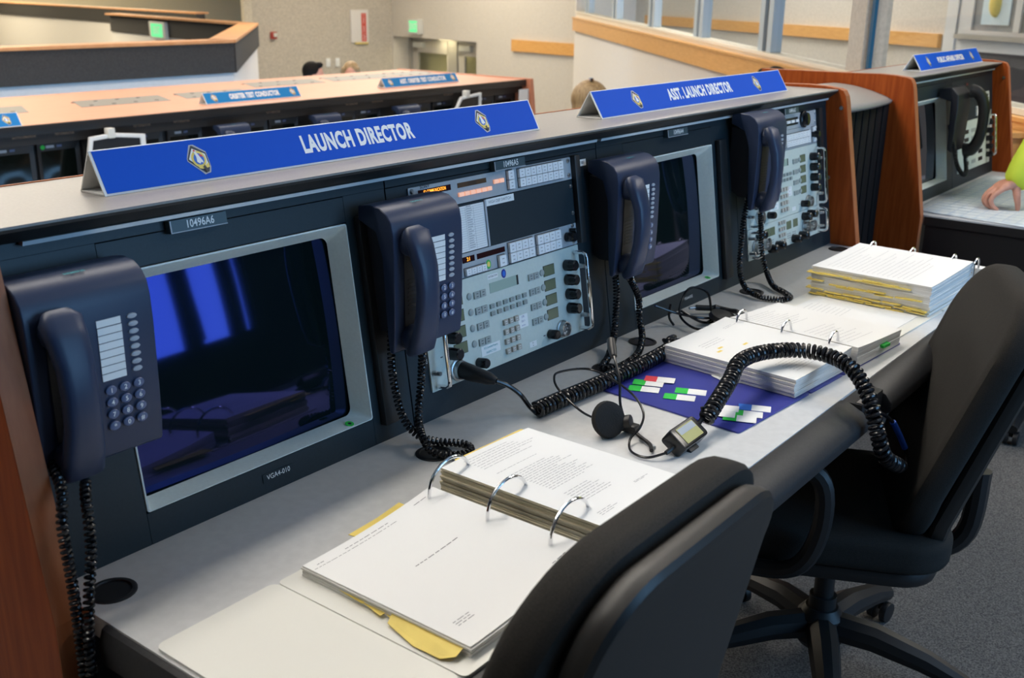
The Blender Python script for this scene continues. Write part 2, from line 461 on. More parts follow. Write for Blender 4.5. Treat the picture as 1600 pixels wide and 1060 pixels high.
# ------------------------------------------------------------------ telephones
PH_W, PH_H = .168, .245
def phone_proto():
    t = thing('desk_telephone', '', 'telephone')
    # side profile in (y, z); y is 0 at the front plane, positive towards the console
    prof = [(.078, .238), (.052, .2425), (.030, .240), (.014, .231), (.005, .218), (.001, .20), (-.001, .165), (-.0005, .08), (.001, .03), (.004, .004), (.008, 0), (.014, .002), (.018, .03), (.026, .16), (.04, .20), (.078, .215)]
    w = PH_W/2
    b = MB().prism(prof, -w, w, 'x')
    part('body', b, M_phone, t, bevel=.004, seg=3, ang=40)
    k = MB().prism([(.02, .03), (.026, .16), (.04, .20), (.082, .205), (.082, .05), (.05, .03)], -w+.014, w-.014, 'x')
    part('wall_bracket', k, M_phoned, t)
    # recessed cradle under the handset
    c = MB().box(-w+.022, -w+.062, -.002, .004, .045, .175); part('cradle', c, M_phoned, t)
    sl = MB()
    for i in range(9): sl.box(-w+.030, -w+.058, -.0028, -.0015, .065+i*.007, .0672+i*.007)
    part('speaker_slots', sl, M_black, t)
    # handset: swept rounded bar, arched outwards
    hx = -w+.036
    path = [(-.006, .206, .022), (-.015, .199, .026), (-.026, .178, .025), (-.036, .148, .0225), (-.040, .112, .0215), (-.039, .076, .0225), (-.033, .038, .0255), (-.024, .012, .027), (-.010, .001, .025)]
    rings = []; n = 14
    for i, (y, z, hw) in enumerate(path):
        a = path[max(i-1, 0)]; c_ = path[min(i+1, len(path)-1)]
        ty, tz = c_[0]-a[0], c_[1]-a[1]; l = math.hypot(ty, tz); ty /= l; tz /= l
        ny, nz = tz, -ty                      # thickness direction
        th = .013 if 0 < i < len(path)-1 else .008
        if 1 < i < 7: th = .0115
        for q in range(n):
            ang = 2*PI*q/n; cx, sx_ = math.cos(ang), math.sin(ang)
            ex = math.copysign(abs(cx)**.6, cx)*hw*(.82 if i in (0, len(path)-1) else 1); ey = math.copysign(abs(sx_)**.6, sx_)*th
            rings.append((hx+ex, y+ny*ey, z+nz*ey))
    fs = [(i*n+q, i*n+(q+1) % n, (i+1)*n+(q+1) % n, (i+1)*n+q) for i in range(len(path)-1) for q in range(n)]
    fs += [list(range(n)), [(len(path)-1)*n+q for q in range(n)][::-1]]
    hb = MB().add(rings, fs)
    # ear and mouth cups
    hb.lathe([(.020, 0), (.023, .006), (.023, .02), (.02, .026)], 18, Tr(hx, -.019, .184) @ Rx(-PI/2) @ Tr(0, 0, .002))
    hb.lathe([(.020, 0), (.023, .006), (.023, .02), (.02, .026)], 18, Tr(hx, -.025, .024) @ Rx(-PI/2) @ Tr(0, 0, .002))
    h = part('handset', hb, M_phone, t, smooth=55)
    lg = MB(); text(lg, 'SIEMENS', .0045, frame((hx+.002, -.0325, .189), (1, 0, 0), (0, .35, .94), (0, -.94, .35)), 1.1, .01)
    part('logo', lg, M_cyan, h, smooth=0)
    lg = MB(); text(lg, 'SIEMENS', .005, frame((.0, .027, .2405), (1, 0, 0), (0, .98, .12), (0, -.12, .98)), 1.1, .01)
    part('logo', lg, M_cyan, t, smooth=0)
    # labels, function keys and dial keys on the right half of the front
    lab = MB().box(-.0165, .0165, -.0044, .0044, 0, .001).mesh('label', [M_white], smooth=0)
    fk = MB().lathe([(.0072, 0), (.0068, .0018), (.005, .0026)], 14, Sc(1, .48, 1)).mesh('function_key', [M_fkey])
    dk = MB().lathe([(.0078, 0), (.0076, .002), (.006, .003)], 16, Sc(1, .8, 1)).mesh('dial_key', [M_phonekey])
    FR = frame((0, 0, 0), (1, 0, 0), (0, 0, 1), (0, -1, 0))
    def front(z): return -.0006 if z < .17 else .0003
    for i in range(8):
        z = .178 - i*.0099
        link('label', lab, t, Tr(.021, front(z)-.0006, z) @ FR); link('function_key', fk, t, Tr(.053, front(z)-.0006, z+.001) @ FR)
    keys = '123456789*0#'
    for i, ch in enumerate(keys):
        x, z = .0135+(i % 3)*.0195, .091-(i//3)*.0158
        kk = link('dial_key', dk, t, Tr(x, -.0012, z) @ FR)
        tx = MB(); text(tx, ch, .0062, Tr(0, 0, .0033), 1, .015); part('digit', tx, M_white, kk, smooth=0)
    return t
ph = phone_proto()
ph.matrix_basis = Tr(.034, -.034, .163)
ph['label'] = 'leftmost blue black telephone, hung against the wooden end panel'
PHONES = [ph]
for x, z, lab in ((.640, .163, 'dark telephone hanging between the big monitor and the instrument rack'),
                  (1.301, .160, 'dark telephone covering the left side of the monitor labelled 10496A4'),
                  (1.949, .203, 'telephone mounted highest, beside the rack nearest the wooden right end panel')):
    c = copy_tree(ph); c.matrix_basis = Tr(x, -.034, z); c['label'] = lab; PHONES.append(c)
def phone_cord(t, a, b, name='coiled_cord', R=.0075, top=.02):
    inv = t.matrix_basis.inverted()
    pts = [Vector(p) for p in a] + [Vector(p) for p in reversed(b[:-1])]
    pts = [inv @ p for p in pts]
    part(name, MB().coil(pts, R, .0025, .0074, 6, 11), M_blackgloss, t, label='black coiled cord')
p1a = [(-.036,-.03,.185),(-.052,-.075,.165),(-.066,-.092,.132),(-.067,-.098,.077),(-.068,-.102,.027),(-.069,-.104,-.026),(-.071,-.106,-.07),(-.078,-.106,-.15),(-.076,-.11,-.3)]
p1b = [(-.008,-.05,.155),(-.022,-.072,.142),(-.03,-.087,.122),(-.038,-.097,.082),(-.052,-.107,.04),(-.0655,-.118,-.014),(-.07,-.122,-.065),(-.076,-.122,-.144),(-.076,-.11,-.3)]
phone_cord(PHONES[0], p1a, p1b)
p2a = [(.572,-.010,.205),(.566,-.014,.151),(.567,-.018,.106),(.570,-.034,.05),(.588,-.05,.016),(.601,-.082,.009),(.620,-.118,.009),(.618,-.140,.009),(.600,-.151,.009)]
p2b = [(.618,-.035,.150),(.622,-.028,.098),(.609,-.034,.057),(.592,-.05,.034),(.566,-.084,.024),(.563,-.108,.010),(.575,-.138,.009),(.600,-.151,.009)]
phone_cord(PHONES[1], p2a, p2b)
p3a = [(1.240,-.010,.20),(1.256,-.014,.140),(1.255,-.018,.083),(1.225,-.034,.03),(1.15,-.07,.012),(1.10,-.088,.009),(1.088,-.104,.009)]
p3b = [(1.276,-.035,.148),(1.325,-.030,.095),(1.338,-.028,.045),(1.30,-.06,.012),(1.20,-.108,.010),(1.12,-.118,.009),(1.088,-.104,.009)]
phone_cord(PHONES[2], p3a, p3b, R=.008)
p4a = [(1.885,-.012,.24),(1.866,-.012,.183),(1.857,-.014,.117),(1.84,-.024,.054),(1.806,-.06,.018),(1.784,-.115,.009),(1.795,-.165,.009),(1.828,-.172,.009)]
p4b = [(1.912,-.035,.192),(1.935,-.03,.141),(1.95,-.03,.085),(1.95,-.05,.03),(1.895,-.095,.012),(1.862,-.141,.009),(1.828,-.172,.009)]
phone_cord(PHONES[3], p4a, p4b, R=.008)

# ------------------------------------------------------------------ rack instruments (local frame: u right, v up the face, z out)
def LF(u, v, d=.003): return FACE @ Tr(u, v, d)
screw_me = MB().lathe([(.0045, 0), (.0045, .0015), (.003, .003)], 14).mesh('screw', [M_steel])
thumb_me = MB().lathe([(.0048, 0), (.0048, .010), (.0042, .0105), (.0042, .017), (.003, .0185)], 16).mesh('thumb_screw', [M_steel])
def screws(t, pts, me=screw_me, name='screw', z=.003):
    for x, y in pts: link(name, me, t, Tr(x, y, z))
def plate(t, w, h, m, d=.003): return part('faceplate', MB().rrect(0, w, 0, h, .0015, 0, d, 2), m, t)
def display(t, x0, x1, y0, y1, m, name='display', z=.003, txt=None, tm=None):
    p = part(name, MB().box(x0, x1, y0, y1, z-.0005, z+.0006), m, t)
    if txt:
        b = MB(); text(b, txt, (y1-y0)*.62, Tr((x0+x1)/2, (y0+y1)/2, z+.0008), .82*min(1.4, (x1-x0)/(y1-y0)/len(txt)*1.55), .012)
        part('readout', b, tm, p, smooth=0)
    return p
_km = {}
def keys(t, x0, x1, y0, y1, nx, ny, m, name='push_button', well=True, gap=.0012, h=.006, z=.003, tick=M_greyink, gy=None):
    if well: part('key_well', MB().box(x0-.0015, x1+.0015, y0-.0015, y1+.0015, z-.0005, z+.0004), M_well, t)
    dx, dy = (x1-x0)/nx, (y1-y0)/ny
    kk = (round(dx, 4), round(dy, 4), m.name, h, gap, gy)
    if kk not in _km:
        gy = gap if gy is None else gy; b = MB().box(-dx/2+gap/2, dx/2-gap/2, -dy/2+gy/2, dy/2-gy/2, 0, h)
        if tick:
            b.m = 1
            for q in (-.18, .18): b.box(-dx*.16, dx*.16, dy*q-dy*.05, dy*q+dy*.05, h, h+.0002)
        _km[kk] = b.mesh(name, [m, tick or m], bevel=.0008, seg=1)
    for j in range(ny):
        for i in range(nx): link(name, _km[kk], t, Tr(x0+dx*(i+.5), y0+dy*(j+.5), z))
knob_me = MB().lathe([(.0118, 0), (.0118, .014), (.0112, .016), (.0108, .025), (.0085, .027)], 22).mesh('knob', [M_blackgloss])
smallknob_me = MB().lathe([(.0098, 0), (.0098, .019), (.0080, .022)], 18).mesh('knob', [M_blackgloss])
def handle(t, x, y0, y1, out=.034, side=1):
    pts = [(x, y0, 0), (x, y0, out*.75), (x, y0+.004, out*.95), (x, y0+.012, out), (x, y1-.012, out), (x, y1-.004, out*.95), (x, y1, out*.75), (x, y1, 0)]
    part('handle', MB().tube(pts, .0042, 10), M_chrome, t)
def connector(t, x, y, r=.0155):
    p = part('round_connector', MB().lathe([(r+.003, 0), (r+.003, .004), (r, .005), (r, .014), (r-.002, .014), (r-.003, .006)], 26, Tr(x, y, .003)), M_steel, t)
    pins = MB()
    for a in range(6): pins.cyl((x+r*.5*math.cos(a*1.047), y+r*.5*math.sin(a*1.047), .009), (x+r*.5*math.cos(a*1.047), y+r*.5*math.sin(a*1.047), .0125), .0014, n=6)
    pins.cyl((x, y, .009), (x, y, .0125), .0014, n=6)
    part('contact_pins', pins, M_white, p)
def badge(t, x, y, r, m1, m2, txt=None):
    b = MB().lathe([(r, 0), (r, .0007)], 22, Tr(x, y, .003) @ Sc(.8, 1, 1)); p = part('round_sticker', b, m1, t)
    b = MB().lathe([(r*.62, .0008), (r*.62, .001)], 18, Tr(x, y, .003) @ Sc(.8, 1, 1)); part('sticker_centre', b, m2, p)
def sticker(t, x0, x1, y0, y1, m, lines, ink, z=.003):
    p = part('sticker', MB().box(x0, x1, y0, y1, z, z+.0004), m, t)
    b = MB(); n = len(lines); hh = (y1-y0)/n
    for i, s in enumerate(lines): text(b, s, hh*.45, Tr((x0+x1)/2, y1-hh*(i+.5), z+.0006), min(1., (x1-x0)/(len(s)*hh*.38)))
    part('lettering', b, ink, p, smooth=0)

W19 = .4826
# upper video switcher panel
u0, v0 = .687, .3688
t = thing('switcher_panel', 'slim grey switcher panel with glowing orange readout and lit buttons', 'control panel', LF(u0, v0, 0))
plate(t, W19, .0444, M_panel2)
b = MB(); text(b, 'SONY', .0058, Tr(.042, .0425-.0005, .0034), 1.15, .02); part('logo', b, M_ink, t, smooth=0)
display(t, .024, .109, .0278, .0378, M_reddisp, 'readout_window', txt='IO COMMUNICATION', tm=M_amber)
display(t, .1276, .209, .0282, .0368, M_amberdim, 'readout_window', txt='|||||||||||||', tm=M_fascia)
keys(t, .125, .2215, .0112, .0208, 6, 1, M_lit, 'lit_button', False, .002, .004, tick=None)
keys(t, .2275, .2595, .0215, .0312, 2, 1, M_lit, 'lit_button', False, .002, .004, tick=None)
keys(t, .2695, .2875, .0062, .0425, 1, 2, M_key); keys(t, .3035, .4495, .0062, .0415, 8, 2, M_key)
badge(t, .0805, .0165, .0085, M_green, M_panel2)
screws(t, [(.4725, .038), (.4725, .0085), (.008, .038), (.008, .0085)])
b = MB()
for x in (.07, .09, .16, .18, .2, .22, .232, .248): b.box(x-.004, x+.004, .0405, .0417, .003, .0032)
for i in range(6): b.box(.128+i*.016, .139+i*.016, .0072, .0084, .003, .0032)
part('legend', b, M_greyink, t, smooth=0)
# blank panel with paper list
v0 = .2795
t = thing('blank_panel', 'blank dark rack panel between the two switcher panels, with a white channel list', 'rack panel', LF(u0, v0, 0))
plate(t, W19, .0875, M_navy)
lst = part('channel_list', MB().box(.075, .194, .0005, .0655+.018, .003, .0036), M_paper, t, label='white printed list')
b = MB()
for i in range(19): b.box(.08, .19, .004+i*.0042, .0044+i*.0042, .0036, .0038)
for x in (.105, .14, .163): b.box(x, x+.0004, .002, .08, .0036, .0038)
for i in range(19):
    for x0, x1 in ((.082, .099), (.143, .16)): b.box(x0, x1-random.random()*.008, .0053+i*.0042, .0068+i*.0042, .0036, .0038)
part('print', b, M_greyink, lst, smooth=0)
part('divider_strip', MB().box(.1945, .199, 0, .0865, .003, .0062), M_fkey, t)
sticker(t, .2, .286, .0735, .0865, M_white, ['HIGH DEF SWITCH'], M_midink)
screws(t, [(.475, .075), (.475, .02)], z=.003)
# lower switcher
v0 = .2346
t = thing('switcher_panel', 'grey switcher panel with two blocks of white buttons below the blank dark panel', 'control panel', LF(u0, v0, 0))
plate(t, W19, .0435, M_panel2)
display(t, .118, .1525, .026, .037, M_reddisp, 'readout_window', txt='21', tm=M_amber)
display(t, .1595, .2425, .0265, .0365, M_reddisp, 'readout_window')
keys(t, .12, .179, .0022, .0155, 4, 1, M_key); keys(t, .2176, .2388, -.001+.0015, .0222, 1, 1, M_key)
keys(t, .2515, .3295, .0015, .0405, 4, 2, M_key); keys(t, .341, .4205, .0015, .0405, 4, 2, M_key)
badge(t, .19, .0117, .0085, M_green, M_yellow)
link('knob', smallknob_me, t, Tr(.447, .0195, .003)); part('key_lever', MB().box(.457, .463, .022, .036, .003, .02), M_blackgloss, t, bevel=.002)
screws(t, [(.4688, .0395), (.4688, .0066)])
b = MB()
for y in (.0345, .006): b.box(.43, .455, y, y+.0014, .003, .0032)
part('legend', b, M_greyink, t, smooth=0)

def intercom(u0, v0, label, big=True):
    t = thing('intercom_panel', label, 'intercom', LF(u0, v0, 0)); h = .1830
    plate(t, W19, h, M_panel)
    d = lambda v: v-.0496           # measured from the plate bottom
    display(t, .186, .274, .1412, .1605, M_lcdbig, 'large_display'); display(t, .268, .2735, .1415, .1602, M_black, 'display_edge', .0034)
    for k in range(4):
        y = .148 - k*.030
        for side in (0, 1):
            if side == 1: xs = (.308, .358, .398-.003, .4345)
            else: xs = (.141, .125, .085, .0565)
            # pair of grey keys, round key, small display, knob
            keys(t, xs[0]-.004, xs[0]+.031, y-.0085, y+.0065, 2, 1, M_gkey, 'select_key', False, .002, .003, tick=M_ink)
            part('round_key', MB().lathe([(.0068, 0), (.0065, .002), (.005, .003)], 18, Tr(xs[1] if side == 0 else .3505, y+.0005, .003)), M_gkey, t)
            lx = (.357, .392) if side else (.069, .1045)
            display(t, lx[0]-.001, lx[1]+.0015, y-.0095, y+.0125, M_black, 'display_frame'); display(t, lx[0], lx[1], y-.0085, y+.0115, M_lcd, 'small_display', .0036)
            link('knob', knob_me, t, Tr(.4345 if side else .0565, y, .003))
    keys(t, .176, .2965, .1125, .1215, 6, 1, M_gkey, 'function_key', False, .0085, .004, tick=M_ink, gy=.0005); keys(t, .176, .2965, .0985, .1075, 6, 1, M_gkey, 'function_key', False, .0085, .004, tick=M_ink, gy=.0005)
    for k in range(4): keys(t, .2105, .2615, .0148+k*.019, .0268+k*.019, 3, 1, M_tan, 'keypad_key', False, .0055, .005, tick=M_white, gy=.0015)
    badge(t, .2315, .1707, .0085, M_bluevinyl, M_sky)
    sticker(t, .183, .2135, .168, .1765, M_white, ['INTERCOM'], M_ink)
    sticker(t, .2615, .2915, .054, .080, M_white, ['SYS', 'CH 1', '===='], M_bluevinyl); sticker(t, .143, .199, .0285, .0475, M_white, ['ACE Controlled Property', 'INSPECTED'], M_cyan)
    sticker(t, .2895, .3125, .0085, .0195, M_white, ['EQ.', 'B1'], M_ink)
    link('knob', smallknob_me, t, Tr(.3585, .0203, .003)); connector(t, .4005, .0215)
    connector(t, .0715, .0235, .0175); link('knob', smallknob_me, t, Tr(.132, .0205, .003))
    handle(t, .4665, .0085, .1695); handle(t, .0085+.006, .0085, .1695)
    screws(t, [(.476, .139), (.476, .0345), (.0075, .139), (.0075, .0345)], thumb_me, 'thumb_screw')
    b = MB()
    for x, y in ((.0335, .057), (.34, .0215), (.0335, .148), (.0335, .118)): b.box(x-.003, x+.003, y-.001, y+.001, .003, .0032)
    part('legend', b, M_ink, t, smooth=0)
    return t
intercom(.687, .0496, 'pale intercom panel with the black headset plug in the 10496A5 bay')
UB = 1.952
t = thing('audio_panel', 'slim grey panel with white buttons and a black knob under plate 10496A3', 'control panel', LF(UB, .3718, 0))
plate(t, W19, .0405, M_panel2)
display(t, .225, .352, .01, .031, M_black, 'button_surround'); keys(t, .235, .352, .0125, .0285, 4, 1, M_key, 'push_button', False, .008, .006, tick=None)
link('knob', MB().lathe([(.024, 0), (.024, .006), (.02, .008), (.018, .016), (.012, .018)], 24).mesh('knob', [M_blackgloss]), t, Tr(.387, .0205, .003))
screws(t, [(.472, .033), (.472, .008)])
t = thing('switcher_panel', 'switcher panel of white buttons just above the intercom in the rightmost bay', 'control panel', LF(UB, .3165, 0))
plate(t, W19, .0545, M_panel2)
keys(t, .26, .4275, .0062, .0425, 9, 2, M_key); keys(t, .08, .25, .0062, .0425, 9, 2, M_key)
keys(t, .445, .466, .005, .02, 1, 1, M_key); keys(t, .445, .466, .034, .049, 1, 1, M_key)
link('knob', smallknob_me, t, Tr(.455, .027, .003)); screws(t, [(.477, .045), (.477, .009)])
intercom(UB, .1325, 'pale intercom panel in the rightmost bay beside the wooden end panel')
t = thing('speaker_panel', 'lowest pale panel of the rightmost bay, with paired black knobs and round sockets', 'control panel', LF(UB, .049, 0))
plate(t, W19, .0825, M_panel)
for x in (.118, .152, .262, .307):
    display(t, x-.016, x+.016, .045, .068, M_lcd, 'small_display')
for k in range(4): keys(t, .19, .235, .013+k*.0175, .024+k*.0175, 3, 1, M_tan, 'keypad_key', False, .0055, .005, tick=M_white, gy=.0015)
for x, y in ((.128, .012), (.176, .0135), (.286, .0135), (.336, .015), (.362, .066), (.402, .068), (.06, .062)): link('knob', knob_me, t, Tr(x, y, .003))
connector(t, .37, .034, .0165); connector(t, .415, .032, .0165); connector(t, .045, .03, .02); connector(t, .1, .03, .017)
handle(t, .4665, .008, .0745); handle(t, .0145, .008, .0745)
screws(t, [(.476, .06), (.476, .02), (.0075, .06), (.0075, .02)], thumb_me, 'thumb_screw')
for x in (.25, .285, .135):
    b = MB()
    for j in range(3):
        for i in range(2): b.box(x+i*.013, x+.009+i*.013, .031-j*.006, .033-j*.006, .003, .0032)
    part('legend', b, M_midink, t, smooth=0)

# ------------------------------------------------------------------ tent signs
def emblem(mb, M, h, w):
    """mission crest: diamond with a shuttle; materials 0 black 1 white 2 yellow 3 blue 4 red 5 grey"""
    def P(m, pts, z): mb.m = m; mb.add([(x*w, y*h, z) for x, y in pts], [list(range(len(pts)))], M)
    P(5, [(-.53, .08), (-.2, .56), (.02, .56), (.53, .26), (.53, -.3), (.42, -.5), (.1, -.55), (-.12, -.36), (-.54, -.02)], .0002)
    P(0, [(-.5, .07), (-.14, .52), (-.06, .52), (.5, .22), (.5, -.22), (.36, -.46), (.16, -.5), (-.1, -.3), (-.5, .0)], .0004)
    P(1, [(-.44, .05), (-.12, .42), (.44, .18), (.44, -.18), (.02, -.28), (-.06, -.26)], .0006)
    def ell(cx, cy, a, b_, n=22): return [(cx+a*math.cos(2*PI*k/n), cy+b_*math.sin(2*PI*k/n)) for k in range(n)]
    P(2, ell(.04, .02, .36, .30), .0008); P(3, ell(.05, .02, .26, .21), .001)
    P(2, [(-.16, -.2), (.1, -.3), (.46, -.14), (.44, -.3), (.2, -.36), (-.08, -.32)], .0011)
    P(4, [(.12, .2), (.26, .14), (.26, .07), (.14, .12)], .0012)
    P(1, [(-.12, .36), (-.04, .36), (.1, .12), (.2, -.06), (.2, -.14), (.1, -.1), (.02, -.16), (-.1, -.08), (-.06, .1)], .0014)
    P(4, [(-.12, .36), (-.04, .36), (-.01, .3), (-.1, .3)], .0016)
    P(0, [(.12, -.3), (.2, -.2), (.34, -.44), (.2, -.48)], .0016)
EMB = [M_ink, M_white, M_yellow, M_sky, M_red, M_fkey]
def sign(x0, x1, yb, zb, s, label, depth=.06, hgt=.058, blue=M_blue, txt_h=.027, txt_x=None, txt_w=None, em=(), em_h=.048, name_grp=None, rz=0):
    w = x1-x0; t = thing('name_sign', label, 'sign', Tr(x0, yb, zb) @ Rz(rz))
    ya = depth*.52; th = .0022
    b = MB()
    b.prism([(0, .0002), (ya, hgt), (ya+.0012, hgt), (th+.0008, th), (depth-th, th), (ya+th, hgt-.003), (ya+.0012, hgt), (depth, .0002)], 0, w, 'x')
    # prism cap is open-ended: build as three boards instead
    b = MB()
    def board(p, q, th_):
        dy, dz = q[0]-p[0], q[1]-p[1]; l = math.hypot(dy, dz); ny, nz = dz/l*th_, -dy/l*th_
        b.prism([p, q, (q[0]+ny, q[1]+nz), (p[0]+ny, p[1]+nz)], 0, w, 'x')
    board((0, .0004), (ya, hgt), th); board((depth, .0004), (ya+.001, hgt), -th); board((th, .0002), (depth-th, .0002), -th)
    part('folded_board', b, M_board, t)
    l = math.hypot(ya, hgt); e = (0, ya/l, hgt/l); nn = (0, -hgt/l, ya/l)
    F = frame((0, 0, .0004), (1, 0, 0), e, nn)
    part('blue_face', MB().box(.004, w-.004, .003, l-.002, 0, .0006, F), blue, t, label='blue printed face')
    tx = MB()
    text(tx, s, txt_h, F @ Tr(txt_x-x0, l*.5, .0009), 1, .046)
    if txt_w:
        xs = [v[0] for v in tx.v]; c = (min(xs)+max(xs))/2; k = txt_w/(max(xs)-min(xs)); tx.v = [(c+(v[0]-c)*k, v[1], v[2]) for v in tx.v]
    part('lettering', tx, M_white, t, smooth=0)
    for ex in em:
        m = MB(); emblem(m, F @ Tr(ex-x0, l*.5, .0006), em_h, em_h*.80)
        part('crest', m, EMB, t, smooth=0)
    return t
CAPZ = .4632
sign(.156, 1.135, .109, CAPZ, 'LAUNCH DIRECTOR', 'long blue sign reading launch director on the near console top', txt_x=.6435, txt_w=.258, txt_h=.0285, em=(.318, .967), em_h=.042)
sign(1.376, 2.358, .115, CAPZ, 'ASST. LAUNCH DIRECTOR', 'blue sign reading asst. launch director, right half of the near console', txt_x=1.86, txt_w=.335, txt_h=.0285, em=(1.545, 2.18), em_h=.042, depth=.07)
sign(3.493, 4.312, .094, CAPZ, 'PUBLIC AFFAIRS OFFICER', 'blue sign reading public affairs officer on the separate right console', txt_x=3.905, txt_w=.34, txt_h=.022, em=(3.62, 4.19), em_h=.038, depth=.07)

# ------------------------------------------------------------------ public affairs console, filler unit
pao = console(3.19, 2, .585, 'separate wooden ended console at right, beyond the dark ribbed filler unit', mon={0: (3.30, 3.70, .044, .37)},
              left_x=3.16, right_x=4.36, desk0=3.166, desk1=4.36)
part('worktop_edge', MB().box(3.1655, 4.36, -.534, -.5295, -.034, -.005), M_black, pao); part('worktop_edge', MB().box(3.1605, 3.1655, -.534, -.085, -.034, -.005), M_black, pao)
part('desk_apron', MB().box(3.167, 3.19, -.52, -.09, -.17, -.033), M_black, pao)
part('front_apron', MB().box(3.191, 4.35, -.385, -.36, -.12, -.033), M_black, pao)
bolt(pao, (4.36, .012, .40))
monitor(3.302, 3.698, .045, .369, 'narrow looking monitor in the right hand console, left of its black phone')
UP = 3.84
t = thing('control_rack', 'pale instrument rack behind the black phone of the right hand console', 'control panel', LF(UP, .05, 0))
plate(t, W19*.95, .30, M_panel)
display(t, .03, .44, .2, .29, M_navy, 'dark_upper_panel')
for k in range(5):
    for j in range(3): display(t, .09+j*.10, .15+j*.10, .02+k*.032, .036+k*.032, M_black if j != 1 else M_gkey, 'small_display')
    link('knob', knob_me, t, Tr(.415, .035+k*.034, .003))
keys(t, .25, .40, .21, .25, 5, 2, M_key, well=True)
handle(t, .445, .03, .2)
for k in range(4): link('screw', screw_me, t, Tr(.44, .21+k*.022, .003))
screws(t, [(.008, .02), (.008, .28)])
label_strip(pao, 4.33, .24, 'P1', .03, .016, M_white, M_ink); label_strip(pao, 4.33, .20, 'P2', .03, .016, M_white, M_ink)
label_strip(pao, 3.98, .395, 'VGA', .06, .018, M_black, M_red)
# black phone of that console
ph2 = thing('wall_telephone', 'black telephone with a looped coiled cord on the right hand console', 'telephone', Tr(3.67, -.03, .165))
part('body', MB().prism([(.075, .235), (.03, .24), (.005, .215), (0, .16), (.004, 0), (.02, .01), (.03, .19), (.075, .2)], -.085, .075, 'x'), M_phoned, ph2, bevel=.005, seg=3)
hp = [(.052, -.004, .222), (.052, -.03, .215), (.052, -.052, .18), (.052, -.06, .115), (.052, -.055, .05), (.052, -.036, .008), (.052, -.006, -.002)]
part('handset', MB().tube(catmull(hp, 5), [.02+.008*abs(i/15-1)**2 for i in range(31)], 12), M_black, ph2, smooth=60)
part('handset_glint', MB().box(.045, .06, -.0822, -.0815, .1, .16), M_fkey, ph2, label='pale patch painted as a glint on the handset')  # highlight on the black handset, painted as a thin pale box
part('coiled_cord', MB().coil([(-.06, .03, .1), (-.075, 0, .03), (-.07, -.02, -.04), (-.02, -.035, -.085), (.035, -.03, -.075), (.055, -.015, -.03), (.052, -.02, 0)], .009, .003, .0075), M_black, ph2)

fl = thing('filler_unit', 'dark ribbed filler with a rounded grey cap wedged between two consoles', 'console filler', Tr(2.553, 0, 0))
b = MB().box(.001, .569, .085, .28, -ZD, .385); part('cabinet', b, M_black, fl)
b = MB()
for i in range(9): b.box(.006+i*.0625, .06+i*.0625, .068, .0845, -ZD, .375)
part('ribbed_panel', b, mat('ribbed_black', (.006, .006, .007), .7, spec=.15), fl, bevel=.006, seg=2)
def capf(a, c):
    x = .001+a*.567; y = .062+c*.215; k = 1-(2*a-1)**2
    return (x, y-.03*k*(1-c), .388+.046*math.sin(c*PI/2)**.8+.004*k)
b = MB().grid(capf, 20, 10); cap_m = part('rounded_cap', b, M_cap, fl, smooth=60)
sm = cap_m.modifiers.new('thickness', 'SOLIDIFY'); sm.thickness = .012; sm.offset = -1

# ------------------------------------------------------------------ binders and papers
def page_lines(mb, x0, x1, y0, y1, n, rot=0, dens=.9, zf=lambda x, y: 0, along='y', lw=.0011):
    """rows of broken dark strokes standing for print too small to read"""
    for i in range(n):
        t_ = (i+.5)/n
        a = y0 if along == 'y' else x0; e = y1 if along == 'y' else x1
        end = a+(e-a)*random.uniform(.55, dens)
        p = a
        while abs(p-a) < abs(end-a):
            wl = random.uniform(.004, .012)*(1 if e > a else -1); q = p+wl
            if along == 'y':
                x = x0+(x1-x0)*t_; pts = [(x-lw/2, p), (x+lw/2, p), (x+lw/2, q), (x-lw/2, q)]
            else:
                y = y0+(y1-y0)*t_; pts = [(p, y-lw/2), (q, y-lw/2), (q, y+lw/2), (p, y+lw/2)]
            mb.add([(x_, y_, zf(x_, y_)+.0003) for x_, y_ in pts], [(0, 1, 2, 3)])
            p = q+random.uniform(.0015, .003)*(1 if e > a else -1)

def stack(parent, name, x0, x1, y0, y1, ztop, zbot, nl, edge, jitter=.0015, M=None, top=M_paper):
    """pile of sheets: nl slabs with slightly uneven edges; ztop(x) and zbot(x) give its profile along x"""
    b = MB(); N = 12
    for i in range(nl):
        jx0, jx1, jy0, jy1 = (random.uniform(-jitter, jitter) for _ in range(4))
        b.m = 0
        A = []; B = []
        for k in range(N+1):
            x = x0+(x1-x0)*k/N; f0, f1 = i/nl, (i+1)/nl
            za = zbot(x)+(ztop(x)-zbot(x))*f0; zb = zbot(x)+(ztop(x)-zbot(x))*f1
            xx = x+(jx0 if k == 0 else jx1 if k == N else 0)
            A.append((xx, za)); B.append((xx, zb))
        n = N+1
        vs = [(x, y0+jy0, z) for x, z in A] + [(x, y0+jy0, z) for x, z in B] + [(x, y1+jy1, z) for x, z in A] + [(x, y1+jy1, z) for x, z in B]
        fs = []
        for k in range(N):
            fs += [(k, k+1, n+k+1, n+k), (2*n+k, 3*n+k, 3*n+k+1, 2*n+k+1), (k, 2*n+k, 2*n+k+1, k+1)]
        fs += [(0, n, 3*n, 2*n), (N, 2*n+N, 3*n+N, n+N)]
        b.add(vs, fs)
        b.m = 1 if i == nl-1 else 0
        b.add(vs, [(n+k, n+k+1, 3*n+k+1, 3*n+k) for k in range(N)])
    return part(name, b, [edge, top], parent, M, smooth=20)

